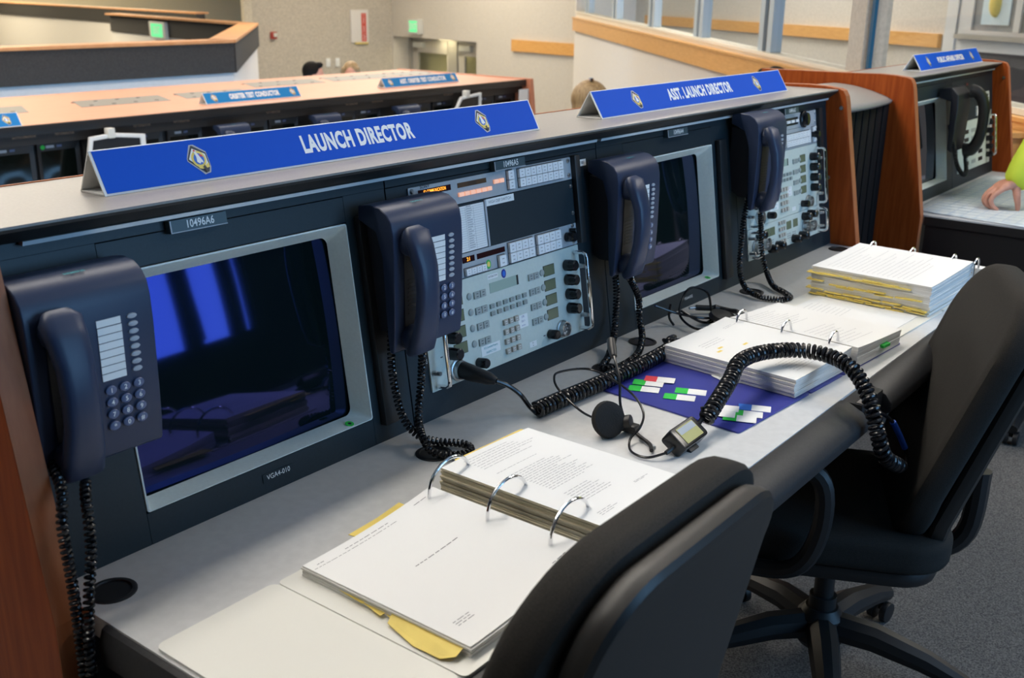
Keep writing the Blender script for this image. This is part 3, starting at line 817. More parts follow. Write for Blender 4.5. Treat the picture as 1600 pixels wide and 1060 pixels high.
def ring(parent, cx, y, z0, a=.047, bz=.05):
    pts = [(cx-a*.98, y, z0-.03), (cx-a, y, z0)] + [(cx-a*math.cos(PI*k/14), y, z0+bz*math.sin(PI*k/14)**.85) for k in range(1, 14)] + [(cx+a, y, z0), (cx+a*.98, y, z0-.03)]
    part('ring', MB().tube(pts, .0026, 10), M_chrome, parent)

# --- white binder in front
bi = thing('ring_binder', 'open white binder with yellow dividers lying nearest the front chair', 'binder')
b = MB().rrect(.145, .315, -.53, -.212, .008, .0004, .0034, 4); b.rrect(.319, .405, -.53, -.212, .004, .0004, .0034, 3); b.rrect(.409, .69, -.53, -.212, .008, .0004, .0034, 4)
part('cover', b, M_cover, bi)
lt = lambda x: .018 + .020*max(0, (x-.17)/.255)**2.2
lb = lambda x: .0036 + .004*max(0, (x-.17)/.255)**2
left = stack(bi, 'left_pages', .176, .425, -.512, -.225, lt, lb, 6, M_paperedge)
for k, y in enumerate((-.245, -.353, -.461)): ring(bi, .447, y, .034, .046, .047)
part('ring_plate', MB().rrect(.424, .452, -.50, -.215, .01, .0036, .014, 5), M_steel, bi, bevel=.002)
right = stack(bi, 'right_pages', .455, .668, -.505, -.220, lambda x: .056-.006*((x-.455)/.21)**2, lambda x: .0036, 16, M_manila, .0022)
b = MB(); lz = lambda x, y: lt(x)
page_lines(b, .18, .415, -.247, -.245, 1, along='x', zf=lz, dens=.99, lw=.0008)
page_lines(b, .24, .34, -.240, -.238, 1, along='x', zf=lz, dens=.9); page_lines(b, .19, .21, -.240, -.238, 1, along='x', zf=lz); page_lines(b, .375, .40, -.240, -.238, 1, along='x', zf=lz)
page_lines(b, .265, .345, -.345, -.343, 1, along='x', zf=lz, dens=.95, lw=.0014)
page_lines(b, .20, .24, -.475, -.462, 3, along='x', zf=lz, dens=.8); page_lines(b, .37, .40, -.492, -.485, 2, along='x', zf=lz)
part('print', b, M_midink, left, smooth=0)
rz_ = lambda x, y: .056-.006*((x-.455)/.21)**2
b = MB()
page_lines(b, .49, .645, -.232, -.278, 7, along='x', zf=rz_, dens=.95); page_lines(b, .49, .645, -.298, -.30, 1, along='x', zf=rz_)
page_lines(b, .50, .62, -.315, -.395, 14, along='x', zf=rz_, dens=.98); page_lines(b, .50, .60, -.41, -.45, 7, along='x', zf=rz_, dens=.98)
page_lines(b, .48, .52, -.48, -.492, 3, along='x', zf=rz_); page_lines(b, .60, .64, -.465, -.47, 2, along='x', zf=rz_)
part('print', b, M_greyink, right, smooth=0)
# yellow divider tabs
def card(parent, pts, z, mt=M_yellow, name='divider_tab', th=.0006):
    b = MB(); n = len(pts)
    zz = z if isinstance(z, (list, tuple)) else [z]*n
    b.add([(x, y, q) for (x, y), q in zip(pts, zz)] + [(x, y, q+th) for (x, y), q in zip(pts, zz)], [list(range(n))[::-1], list(range(n, 2*n))] + [(i, (i+1) % n, n+(i+1) % n, n+i) for i in range(n)])
    return part(name, b, mt, parent, smooth=0)
card(bi, [(.28, -.203), (.285, -.23), (.395, -.235), (.395, -.190), (.34, -.199)], .011)
card(bi, [(.176, -.295), (.172, -.34), (.20, -.34), (.20, -.295)], .009); card(bi, [(.176, -.335), (.168, -.375), (.20, -.375), (.20, -.335)], .0075)
card(bi, [(.178, -.372), (.164, -.415), (.20, -.415), (.20, -.372)], .0065)
card(bi, [(.180, -.385), (.163, -.392), (.150, -.445), (.150, -.488), (.160, -.503), (.182, -.50)], [.013, .007, .005, .006, .010, .0135])
card(bi, [(.50, -.208), (.49, -.23), (.60, -.235), (.66, -.235), (.66, -.214), (.60, -.212)], .048); card(bi, [(.62, -.21), (.61, -.24), (.672, -.24), (.672, -.30), (.682, -.30), (.680, -.215)], .040)
card(bi, [(.66, -.36), (.676, -.36), (.676, -.44), (.66, -.44)], .044)
wf = tag(part('cover_board', MB().rrect(-.037, .142, -.528, -.211, .012, .0004, .0042, 5), M_cover), 'plain white board lying flat at the left end of the desk', 'folder')
# --- blue binder
B2 = Tr(1.44, -.33, 0) @ Rz(-.075)
bi = thing('ring_binder', 'open blue binder with coloured page flags under a thick coiled cord', 'binder', B2)
b = MB().rrect(-.455, -.19, -.158, .155, .006, .0004, .0034, 4); b.rrect(-.186, -.05, -.158, .155, .003, .0004, .0034, 3); b.rrect(-.046, .235, -.158, .155, .006, .0004, .0034, 4)
part('cover', b, M_bluevinyl, bi)
t2 = lambda x: .041+.009*max(0, (x+.235)/.23)**2
left = stack(bi, 'left_pages', -.240, -.004, -.150, .145, t2, lambda x: .0045, 9, M_paperedge, .0018)
t3 = lambda x: .049-.012*max(0, x/.22)**.7
right = stack(bi, 'right_pages', .006, .222, -.158, .14, t3, lambda x: .0038, 6, M_paperedge, .0018)
for y in (.108, 0, -.108): ring(bi, .0, y, .045, .021, .027)
b = MB(); zf = lambda x, y: t2(x)
page_lines(b, -.20, -.08, .095, .07, 3, along='x', zf=zf, dens=.7); page_lines(b, -.07, -.02, .115, .105, 2, along='x', zf=zf); page_lines(b, -.15, -.03, -.03, -.04, 2, along='x', zf=zf)
page_lines(b, -.19, -.06, -.075, -.13, 7, along='x', zf=zf, dens=.9)
part('print', b, M_greyink, left, smooth=0)
b = MB()
for x, y in ((-.205, .045), (-.185, .056), (-.13, .03)): b.add([(x, y, t2(x)+.0004), (x+.016, y, t2(x+.016)+.0004), (x+.016, y-.006, t2(x+.016)+.0004), (x, y-.006, t2(x)+.0004)], [(0, 1, 2, 3)])
part('highlighter_marks', b, M_yellow, left, smooth=0)
b = MB(); zf = lambda x, y: t3(x)
page_lines(b, .02, .19, .12, .02, 10, along='x', zf=zf, dens=.8); page_lines(b, .03, .19, -.02, -.13, 9, along='x', zf=zf, dens=.8)
part('print', b, M_greyink, right, smooth=0)
card(bi, [(.12, -.1575), (.12, -.166), (.15, -.168), (.155, -.1575)], .02, M_greendot, 'green_flag', .006)
card(bi, [(-.244, .03), (-.262, -.02), (-.23, -.04), (-.21, .03)], .0046, M_paper, 'loose_sheet')
FLAGS = ((-.399, .084, M_greendot), (-.368, .096, M_greendot), (-.337, .090, M_red), (-.346, .012, M_greendot), (-.388, .010, M_greendot), (-.378, -.078, M_greendot), (-.408, -.088, M_greendot), (-.335, -.120, M_sky), (-.372, -.124, M_greendot), (-.402, -.128, M_greendot))
# page flags on the blue cover (half colour, half white)
nfl = [0]
def flag(px, py, m, ang=-1.1):
    nfl[0] += 1
    M = Tr(px, py, .0034+.0007*(nfl[0] % 4)) @ Rz(ang)
    b = MB(); b.box(-.029, -.005, -.0145, .0145, 0, .0006, M); b.m = 1; b.box(-.005, .030, -.0145, .0145, 0, .0006, M)
    part('page_flag', b, [m, M_paper], bi)
for q in FLAGS: flag(*q)
# --- white binder with yellow tabs
B3 = Tr(2.20, -.345, 0) @ Rz(-.05)
bi = thing('ring_binder', 'thick white binder with many yellow tabs near the right end panel', 'binder', B3)
b = MB().rrect(-.515, -.21, -.168, .15, .012, .0004, .0034, 5); b.rrect(-.206, -.05, -.168, .15, .003, .0004, .0034, 3); b.rrect(-.046, .10, -.168, .15, .006, .0004, .0034, 4)
part('cover', b, M_cover, bi)
t4 = lambda x: .078+.010*max(0, (x+.29)/.28)**1.5
left = stack(bi, 'left_pages', -.295, -.008, -.160, .142, t4, lambda x: .004, 16, M_paperedge, .002)
right = stack(bi, 'right_pages', .012, .085, -.172, .138, lambda x: .068-.12*x, lambda x: .004, 8, M_paperedge, .002)
for y in (.108, 0, -.108, -.166): ring(bi, .0, y, .08, .018, .016)
b = MB(); zf = lambda x, y: t4(x)
page_lines(b, -.27, -.03, .12, -.10, 17, along='x', zf=zf, dens=.98)
part('print', b, M_greyink, left, smooth=0)
for z, ys in ((.062, (.13, .09, .035, -.015, -.06)), (.060, (.10, .06, .0, -.045, -.09)), (.040, (.13, .07, .02, -.03, -.10)), (.036, (.05, .0, -.05, -.12)), (.018, (.13, .08, .03, -.02, -.07, -.12)), (.012, (.10, .05, .0, -.05, -.10, -.135)), (.007, (.12, .07, .02, -.03, -.08, -.13))):
    for y in ys: card(bi, [(-.301-random.random()*.004, y+.022), (-.301-random.random()*.004, y-.022), (-.28, y-.024), (-.28, y+.024)], z+random.uniform(-.003, .003), th=.0022)
tag(part('printed_sheet', MB().box(-.10, .10, -.13, .125, .0040, .0046, Tr(1.80, -.335, 0) @ Rz(-.05)), M_paper), 'loose printed sheet lying flat left of the tall yellow tabbed binder', 'paper')
sh = bpy.data.objects['printed_sheet']
b = MB(); page_lines(b, 1.73, 1.88, -.225, -.33, 9, along='x', zf=lambda x, y: .0046, dens=.8); part('print', b, M_greyink, sh, smooth=0)

# ------------------------------------------------------------------ headsets
hs = thing('headset', 'black operator headset with round earpiece on the desk beside the front binder', 'headset')
E0 = Tr(.822, -.279, .03) @ Rz(-.35) @ Rx(1.15)
part('ear_cushion', MB().lathe([(.012, -.008), (.030, -.006), (.033, 0), (.031, .008), (.022, .011), (.010, .0095)], 28, E0), mat('foam', (.012, .012, .012), .9, bump=.6, scale=400), hs)
b = MB().lathe([(.018, -.02), (.022, -.008)], 20, E0); b.box(-.006, .006, -.05, -.02, -.012, -.004, E0); part('earpiece_shell', b, M_black, hs, bevel=.001)
b = MB().lathe([(.013, -.008), (.013, .008)], 18, Tr(.852, -.30, .021) @ Rz(.3) @ Rx(1.3)); b.box(.846, .866, -.318, -.29, .004, .018); part('boom_pivot', b, M_black, hs, bevel=.002)
part('microphone_boom', MB().tube(catmull([(.852, -.296, .022), (.866, -.276, .045), (.882, -.263, .078), (.903, -.241, .1), (.927, -.217, .115)], 6), .0026, 8), M_blackgloss, hs)
part('microphone', MB().tube([(.918, -.226, .108), (.932, -.213, .117), (.951, -.198, .124)], [.006, .0085, .008], 14), M_black, hs)
wire = [(.835,-.262,.018),(.86,-.20,.012),(.880,-.137,.030),(.887,-.118,.048),(.902,-.120,.058),(.945,-.156,.060),(.935,-.219,.055),(.905,-.279,.050),(.868,-.322,.040),(.838,-.335,.026),(.815,-.330,.010),(.783,-.352,.005),(.778,-.385,.005),(.800,-.408,.012)]
part('wire', MB().tube(catmull(wire, 8), .0022, 8), M_blackgloss, hs)
part('ear_strap', MB().tube(catmull([(.86, -.305, .012), (.842, -.330, .008), (.826, -.362, .006), (.805, -.378, .006)], 5), [.0035]*16, 8), M_black, hs)
part('strap_clip', MB().box(-.022, .022, -.004, .004, 0, .004, Tr(.835, -.352, .001) @ Rz(1.05)), M_fkey, hs)
CB = Tr(.862, -.408, .021) @ Rz(.04) @ Rx(.62)
cb = part('control_box', MB().rrect(-.044, .044, -.021, .021, .008, -.013, .013, 5, CB), M_blackgloss, hs, bevel=.003)
part('box_label', MB().rrect(-.028, .030, -.0155, .0155, .002, .0132, .0138, 3, CB), mat('olive_sticker', (.30, .30, .06), .3), cb)
b = MB().box(-.026, .028, .002, .0135, .0138, .0141, CB); part('label_band', b, mat('grey_sticker', (.30, .36, .42), .35), cb)
part('clip', MB().box(-.012, .018, -.028, -.012, -.018, -.004, CB), M_black, cb, bevel=.002)
part('plug_lead', MB().tube(catmull([(.80, -.408, .012), (.815, -.41, .016), (.83, -.409, .02)], 4), .004, 8), M_black, hs)
# thick coiled lead: panel plug -> desk coil
part('panel_plug', MB().tube([(.7587, .006, .0765), (.760, -.022, .0735), (.7605, -.036, .0725), (.767, -.060, .069), (.772, -.072, .066)], [.0155, .0155, .014, .012, .007], 18), M_black, hs)
part('plug_lead', MB().tube(catmull([(.772, -.072, .066), (.79, -.085, .055), (.81, -.098, .035), (.812, -.118, .016), (.806, -.138, .010)], 6), .0042, 8), M_blackgloss, hs)
part('coiled_lead', MB().coil([(.806, -.138, .0165), (.886, -.143, .0165), (.980, -.151, .0165), (1.087, -.156, .0165), (1.187, -.156, .0165), (1.262, -.150, .0165), (1.292, -.138, .0185), (1.30, -.126, .026)], .0165, .0042, .0108, 7, 14), M_blackgloss, hs)
# second lead over the blue binder
pth = [(.895,-.412,.026),(.93,-.41,.030),(.972,-.406,.045),(1.059,-.389,.060),(1.121,-.376,.076),(1.203,-.382,.074),(1.272,-.420,.070),(1.284,-.480,.070),(1.262,-.540,.062),(1.235,-.588,.022),(1.225,-.612,-.03),(1.24,-.628,-.085),(1.335,-.632,-.14)]
part('coiled_lead', MB().coil(pth[1:], .0158, .0041, .0105, 7, 14), M_blackgloss, hs)
part('lead_end', MB().tube(catmull([(.89, -.41, .024), (.93, -.405, .034), (.936, -.40, .05)], 4), .0045, 8), M_blackgloss, hs)
thin = [(1.335,-.632,-.14),(1.39,-.628,-.165),(1.40,-.622,-.135),(1.378,-.61,-.093),(1.358,-.60,-.062),(1.333,-.590,-.042),(1.30,-.584,-.026),(1.285,-.576,-.022)]
part('plug_lead', MB().tube(catmull(thin, 6), .0038, 8), M_blackgloss, hs)
part('tape_wrap', MB().tube(catmull([(1.358,-.60,-.062),(1.378,-.61,-.093),(1.396,-.619,-.125)], 4), .0062, 10), M_bluetape, hs, label='blue tape on the lead')

h2 = thing('headset', 'tangled black headset lying behind the blue binder', 'headset')
b = MB()
b.tube(catmull([(1.42, -.02, .05), (1.46, -.052, .03), (1.49, -.09, .02), (1.53, -.12, .012), (1.50, -.15, .01), (1.44, -.12, .01), (1.47, -.06, .02), (1.505, -.042, .05), (1.53, -.05, .075), (1.566, -.075, .06), (1.57, -.088, .012), (1.55, -.11, .01), (1.50, -.115, .012)], 7), .003, 8)
b.tube(catmull([(1.455, -.04, .05), (1.452, -.04, .02), (1.45, -.055, .003)], 5), .003, 8)
b.tube(catmull([(1.47, -.06, .035), (1.50, -.10, .008), (1.55, -.12, .006), (1.60, -.105, .012), (1.60, -.12, .014)], 7), .0032, 8)
part('wire', b, M_blackgloss, h2)
part('ear_cushion', MB().lathe([(.012, -.006), (.032, -.004), (.034, 0), (.030, .009), (.012, .011)], 26, Tr(1.535, -.135, .016) @ Rx(.25)), M_black, h2)
part('headband', MB().tube(catmull([(1.50, -.13, .012), (1.52, -.165, .016), (1.56, -.16, .03), (1.58, -.12, .022)], 6), .005, 8), M_black, h2)
b = MB().cyl((1.557, -.035, .016), (1.572, -.045, .016), .0035); part('plug_tip', b, M_steel, h2)
part('plug_body', MB().tube([(1.572, -.045, .016), (1.60, -.075, .014), (1.603, -.08, .014), (1.61, -.09, .013), (1.615, -.13, .012), (1.60, -.175, .012)], [.007, .007, .010, .007, .0055, .0045], 12), M_black, h2)
part('wire', MB().tube(catmull([(1.30, -.126, .026), (1.318, -.122, .016), (1.36, -.132, .008), (1.42, -.15, .006), (1.47, -.155, .006)], 6), .004, 8), M_blackgloss, h2)

# ------------------------------------------------------------------ chairs
def chair_proto():
    t = thing('office_chair', '', 'chair')       # origin on the floor under the gas column; faces +y
    def bend(c):                                   # x sideways, z up the back, y thickness
        y = c.y + .10*c.x*c.x - .105*(c.z-.30) + .036*math.cos((c.z-.1)*5) - .06
        return Vector((c.x, y, c.z))
    N = 9
    cu = MB().prism(rr(-.228, .224, -.03, .528, .13, N), -.225, -.165, 'y')
    part('back_cushion', cu, M_chair, t, Tr(0, 0, .44+.02), bevel=.024, seg=4, fn=bend, ang=40)
    sh_ = MB().prism(rr(-.20, .170, -.05, .518, .09, N), -.264, -.2265, 'y')
    part('back_shell', sh_, M_shell, t, Tr(0, 0, .44+.02), bevel=.016, seg=3, fn=bend, ang=40)
    se = MB().rrect(-.235, .235, -.22, .25, .10, .40, .475, N)
    part('seat', se, M_chair, t, bevel=.025, seg=4)
    part('seat_pan', MB().rrect(-.22, .22, -.20, .24, .09, .365, .3995, 6), M_black, t, bevel=.012)
    part('back_bracket', MB().tube(catmull([(0, -.05, .36), (0, -.20, .345), (0, -.275, .40), (0, -.285, .55)], 5), [.022]*16, 10), M_black, t)
    for s in (-1, 1):
        x = s*.27
        lp = catmull([(x, .22, .575), (x, .24, .53), (x, .20, .40), (x-s*.03, .09, .37), (x, -.01, .395), (x, -.05, .48), (x, -.045, .59), (x, .02, .625), (x, .16, .618)], 5, True)
        part('armrest', MB().tube(lp, .019, 10, True), M_black, t)
        part('arm_pad', MB().rrect(x-.027, x+.027, -.03, .20, .025, .628, .648, 6), M_shell, t, bevel=.008)
    part('gas_column', MB().lathe([(.03, .07), (.03, .2), (.022, .2), (.022, .37)], 18), M_black, t)
    part('hub', MB().lathe([(.045, .075), (.055, .09), (.052, .15), (.036, .17)], 20), M_black, t)
    for k in range(5):
        a = -PI/2 + k*2*PI/5 - .28
        d = Vector((math.cos(a), math.sin(a), 0))
        lg = [(d*.03)+Vector((0, 0, .125)), d*.12+Vector((0, 0, .122)), d*.23+Vector((0, 0, .098)), d*.315+Vector((0, 0, .068))]
        part('base_leg', MB().tube(lg, [.036, .034, .028, .02], 10), M_black, t)
        c = d*.295; q = Vector((-d.y, d.x, 0)); cs = MB()
        for s in (-1, 1): cs.cyl(c+q*s*.008+Vector((0, 0, .027)), c+q*s*.024+Vector((0, 0, .027)), .026, n=18)
        cs.cyl(c+Vector((0, 0, .03)), c+Vector((0, 0, .07)), .007, n=8)
        part('caster', cs, M_black, t, bevel=.002)
    return t
ch = chair_proto()
ch.matrix_basis = Tr(.243, -.418, -ZD)
ch['label'] = 'black office chair nearest the camera, pushed up to the front binder'
c2 = copy_tree(ch); c2.matrix_basis = Tr(1.46, -.47, -ZD) @ Rz(math.radians(25)) @ Sc(1, 1, .965); c2['label'] = 'black office chair at the right, under the dangling coiled cord'
for k in c2.children:          # this chair is reclined more steeply
    if k.name.startswith('back_') and 'bracket' not in k.name:
        k.matrix_basis = Tr(0, -.25, .97) @ Rx(.12) @ Tr(0, .25, -.97) @ k.matrix_basis
    if k.name.startswith('arm'): k.matrix_basis = Tr(0, .10, .02)
c3 = copy_tree(ch); c3.matrix_basis = Tr(3.40, -.47, -ZD) @ Rz(math.radians(2)) @ Sc(1, 1, .92); c3['label'] = 'black office chair mostly out of frame at the separate right console'

# ------------------------------------------------------------------ second console row
R2Y, R2Z = 4.05, .05
def row2():
    L = thing('console_row', 'far console row with a peach coloured top running behind the near console', 'console')
    x0, x1 = -1.2, 6.30
    part('top', MB().box(x0, x1, R2Y, 5.45, R2Z-.03, R2Z), M_peach, L)
    part('front_edge', MB().box(x0, x1, R2Y-.012, R2Y-.0005, R2Z-.05, R2Z-.001), M_black, L, bevel=.004)
    part('cabinet', MB().box(x0, x1, R2Y+.10, 5.43, -1.15, R2Z-.0305), M_black, L)
    part('upper_fascia', MB().box(x0, x1, R2Y+.03, R2Y+.10, -.055, R2Z-.031), M_fascia, L)
    part('desk', MB().box(x0, x1, R2Y-.42, R2Y+.099, -.45, -.42), M_desk2, L)
    ep = MB().prism([(R2Y-.05, R2Z+.006), (5.46, R2Z+.006), (5.46, -1.15), (R2Y-.10, -1.15), (R2Y-.10, -.40)], x1+.0005, x1+.04, 'x')
    part('end_panel', ep, M_peachedge, L)
    for i, (xa, xb) in enumerate(((1.85, 2.45), (2.78, 3.37), (3.5, 4.02), (4.30, 4.95), (5.05, 5.72), (5.75, 6.2))):
        b = MB()
        sx = .26
        b.prism([(xa, 4.60), (xb, 4.58), (xb+.14, 4.92), (xa+.14, 4.94)], R2Z, R2Z+.0012, 'z') if i < 3 else b.prism([(xa, 4.92), (xb, 4.90), (xb+.16, 5.24), (xa+.16, 5.26)], R2Z, R2Z+.0012, 'z')
        p = part('vent_plate', b, M_vent, L)
        d = MB(); yy = 4.66 if i < 3 else 4.98
        for k in range(4):
            for j in range(2): d.lathe([(.012, 0), (.012, .002)], 10, Tr(xa+.1+k*(xb-xa)/4, yy+j*.2, R2Z+.001))
        part('vent_screws', d, M_ink, p)
    # printed captions along the fascia
    for x in (2.14, 2.36, 2.82, 3.08, 3.75, 4.42, 4.66, 5.4):
        m = MB(); text(m, 'SHUTTLE OPERATIONS' if x < 2.3 else 'TEST CONDUCTOR', .011, frame((x, R2Y+.0292, -.012), (1, 0, 0), (0, 0, 1), (0, -1, 0)), .8); part('caption', m, mat('caption_ink', (.6, .4, .25), .6) if x < 2.2 else bpy.data.materials['caption_ink'], L, smooth=0)
    return L
row2()
small = None
xs = (1.84, 2.09, 2.345, 2.60, 2.86, 3.13, 3.62, 3.87, 4.38, 4.62, 5.14, 5.40, 5.88, 6.13)
def small_monitor(x, label):
    t = thing('rack_monitor', label, 'monitor', Tr(x, R2Y+.098, -.06), 'small monitors in the far console row')
    n = 4; W, H = .118, .22
    outer = [(p[0], -.02, p[1]) for p in rr(-W, W, -H, 0, .006, n)]; inner = [(p[0], -.012, p[1]) for p in rr(-W+.022, W-.022, -H+.035, -.042, .008, n)]
    back = [(p[0], 0, p[1]) for p in rr(-W, W, -H, 0, .006, n)]
    m = len(outer); b = MB()
    b.add(outer+inner+back, [(k, (k+1) % m, m+(k+1) % m, m+k) for k in range(m)] + [(k, 2*m+k, 2*m+(k+1) % m, (k+1) % m) for k in range(m)] + [list(range(2*m, 3*m))])
    part('bezel', b, M_dark, t)
    g = MB().grid(lambda a, c: ((2*a-1)*(W-.022), -.013-.004*(1-(2*a-1)**2)*(1-(2*c-1)**2), -H+.035+c*(H-.077)), 8, 6); part('screen_glass', g, M_tube, t, smooth=60)
    part('label', MB().box(-.07, -.025, -.0212, -.0205, -.026, -.012), M_fkey, t); part('button_label', MB().box(-.01, .018, -.0212, -.0205, -.025, -.013), M_phonekey, t)
    return t
nm = ['first', 'second', 'third', 'fourth', 'fifth', 'sixth', 'seventh', 'eighth', 'ninth', 'tenth', 'eleventh', 'twelfth', 'thirteenth', 'fourteenth']
GX = (2.345, 2.86+.0, 3.62, 4.38, 5.14, 5.88)
for i, x in enumerate(xs):
    t = small_monitor(x, 'small dark monitor, %s from the left in the far console row' % nm[i])
    if x in GX: part('green_sticker', MB().lathe([(.012, 0), (.012, .001)], 14, Tr(-.088, -.0205, -.02) @ Rx(PI/2)), M_greendot, t)
for x, lab in ((3.38, 'dark phone in the far row, partly behind the launch director sign'), (4.12, 'dark phone in the far row below the orbiter test conductor sign\'s right end'), (4.88, 'dark phone in the far row below the asst. orbiter sign')):
    c = copy_tree(ph); c.matrix_basis = Tr(x, R2Y-.075, -.288) @ Sc(1.3, 1, 1); c['label'] = lab
    for k in list(c.children):
        if k.name.startswith('coiled_cord'): bpy.data.objects.remove(k)
sign(2.1196-.745, 2.1196, 4.04+.0, R2Z+.001, 'NASA TEST DIRECTOR', 'cut off blue sign at the left picture edge on the far row', blue=M_blue2, txt_x=1.75, txt_w=.36, em=(2.05,), em_h=.05, depth=.08, hgt=.064)
sign(3.365, 4.108, 4.22, R2Z+.001, 'ORBITER TEST CONDUCTOR', 'blue sign reading orbiter test conductor on the peach coloured row', blue=M_blue2, txt_x=3.745, txt_w=.39, txt_h=.034, em=(3.435, 4.05), em_h=.05, depth=.08, hgt=.064)
sign(4.925, 5.735, 4.26, R2Z+.001, 'ASST. ORBITER TEST CONDUCTOR', 'blue sign reading asst. orbiter test conductor on the peach row', blue=M_blue2, txt_x=5.35, txt_w=.5, txt_h=.034, em=(5.0, 5.68), em_h=.05, depth=.08, hgt=.064)
def copy_stand(pts, y0, label, clip):
    t = thing('document_stand', label, 'document stand')
    b = MB(); n = len(pts)
    c = Vector((sum(p[0] for p in pts)/n, sum(p[1] for p in pts)/n))
    inn = [tuple(c+(Vector(p)-c)*.86) for p in pts]
    b.add([(x, y0, z) for x, z in pts]+[(x, y0, z) for x, z in inn]+[(x, y0+.02, z) for x, z in pts]+[(x, y0+.02, z) for x, z in inn],
          [f_ for k in range(n) for f_ in ((k, (k+1) % n, n+(k+1) % n, n+k), (2*n+k, 3*n+k, 3*n+(k+1) % n, 2*n+(k+1) % n), (k, 2*n+k, 2*n+(k+1) % n, (k+1) % n), (n+k, n+(k+1) % n, 3*n+(k+1) % n, 3*n+k))])
    part('white_frame', b, M_white, t, bevel=.002)
    part('back_plate', MB().prism(inn, y0+.01, y0+.016, 'y'), M_black, t)
    part('clip', MB().box(clip[0]-.02, clip[0]+.02, y0-.012, y0+.03, clip[1]-.03, clip[1]+.022), M_cover, t, bevel=.004)
    xm = c.x; part('stem', MB().box(xm-.02, xm+.02, y0+.017, y0+.03, -.42, c.y), M_white, t)
copy_stand([(2.40, -.36), (2.415, -.22), (2.455, -.036), (2.60, -.026), (2.785, -.048), (2.785, -.36)], 4.03-.03, 'white framed document stand with a clip, behind the launch director sign\'s left end', (2.577, -.02))
copy_stand([(5.35, -.30), (5.37, -.15), (5.46, -.03), (5.69, -.012), (5.69, -.30)], 4.03-.03, 'white framed document stand at the right part of the far row', (5.52, -.008))
b = MB().box(6.16, 6.28, 4.0, 4.006, -.2, -.02); tag(part('posted_notice', b, M_paper), 'white sheet posted at the right end of the far row', 'paper')

# ------------------------------------------------------------------ parapets of the lower bay
def line_wall(mb, p, q, th, z0, z1, off=0):
    d = Vector((q[0]-p[0], q[1]-p[1])).normalized(); n = Vector((-d.y, d.x))
    a = Vector(p)+n*off; c = Vector(q)+n*off
    e = a+n*th; g = c+n*th
    mb.add([(a.x, a.y, z0), (c.x, c.y, z0), (g.x, g.y, z0), (e.x, e.y, z0), (a.x, a.y, z1), (c.x, c.y, z1), (g.x, g.y, z1), (e.x, e.y, z1)],
           [(0,3,2,1), (4,5,6,7), (0,1,5,4), (1,2,6,5), (2,3,7,6), (3,0,4,7)])
PA = [(-2.0, 6.96), (5.71, 6.96), (8.79, 10.39), (9.97, 15.4)]
def parapet(name, P, label):
    t = thing(name, label, 'partition wall')
    a = MB(); b = MB(); c = MB()
    for i in range(len(P)-1):
        line_wall(a, P[i], P[i+1], .12, -1.15, -.03); line_wall(b, P[i], P[i+1], .17, -.029, .235, -.03); line_wall(c, P[i], P[i+1], .25, .236, .262, -.04)
    part('lower_wall', a, M_wallwhite, t, smooth=0); part('fabric_band', b, M_darkfab, t, smooth=0, label='dark charcoal fabric band'); part('wood_cap', c, M_woodedge if False else M_peachcap, t, smooth=0, label='orange wood cap')
M_peachcap = mat('cap_rail_wood', (.70, .36, .17), .4, scale=10, col2=(.62, .29, .12))
parapet('parapet', PA, 'angled half wall with charcoal fabric band and wood cap behind the far row')
parapet('parapet', [(13.9, 28.2), (11.5, 15.3)], 'second dark fabric half wall farther back at the upper left')

def exit_sign(M, label, w=.36, h=.27, hs_=.06, txt=True):
    t = thing('exit_sign', label, 'exit sign', M)
    part('housing', MB().box(-w/2, w/2, -hs_, 0, -h/2, h/2), M_exithousing, t, bevel=.008)
    part('lit_face', MB().box(-w*.36, w*.36, -hs_-.002, -hs_+.001, -h*.36, h*.38), M_exit, t)
    b = MB(); text(b, 'EXIT', h*.42, frame((0, -hs_-.003, 0), (1, 0, 0), (0, 0, 1), (0, -1, 0)), .8, .02); part('lettering', b, M_board, t, smooth=0)
    return t
dd = Vector((9.97-8.79, 15.4-10.39, 0)).normalized()
dn = Vector((-dd.y, dd.x, 0)); pe = Vector((8.79, 10.39, 0))+dd*2.95+dn*.141
exit_sign(frame((pe.x, pe.y, .062), -dd, -dn, (0, 0, 1)), 'glowing green exit sign on the dark fabric half wall', .62, .26)

# ------------------------------------------------------------------ room
CZ = 2.75
f1 = MB().box(-7, 9.5, -4.3, 1.0, -ZD-.12, -ZD); f1.box(-7, 14, 1.0, 6.0, -1.27, -1.15); f1.box(-7, 32, 6.0, 30.2, -2.62, -2.5); f1.box(14, 32, -4.3, 6.0, -2.62, -2.5); f1.box(9.5, 14, -4.3, 1.0, -2.62, -2.5)
struct('floor', f1, M_carpet, smooth=0)
struct('trim_1', MB().box(1.2, 4.6, -.842, -.838, -ZD, -ZD+.0008, Tr(1.15, .02, 0) @ Rz(-.22)), M_ink, smooth=0)
struct('ceiling', MB().box(-7, 32, -4.3, 30.2, CZ, CZ+.1), M_ceil, smooth=0)
k16 = 1.6
def s16(x, y): return (cp.x+k16*(x-cp.x), cp.y+k16*(y-cp.y))
cA = s16(10.47, 9.54); cB = s16(8.33, 10.03)
a = MB(); line_wall(a, cB, cA, .15, -2.5, CZ); struct('wall_back', a, M_walltan, smooth=0)
dirl = (Vector(cB)-Vector((cp.x, cp.y))).normalized()
far = (cB[0]+dirl.x*9+.6, cB[1]+dirl.y*9)
a = MB(); line_wall(a, (cB[0]+.0, cB[1]), far, -.15, -2.5, CZ); struct('wall_recess', a, M_walltan, smooth=0)
struct('wall_far', MB().box(-7, 32, 30.0, 30.15, -2.5, CZ), mat('wall_cream', (.66, .60, .47), .9, noise=.05, scale=20), smooth=0)
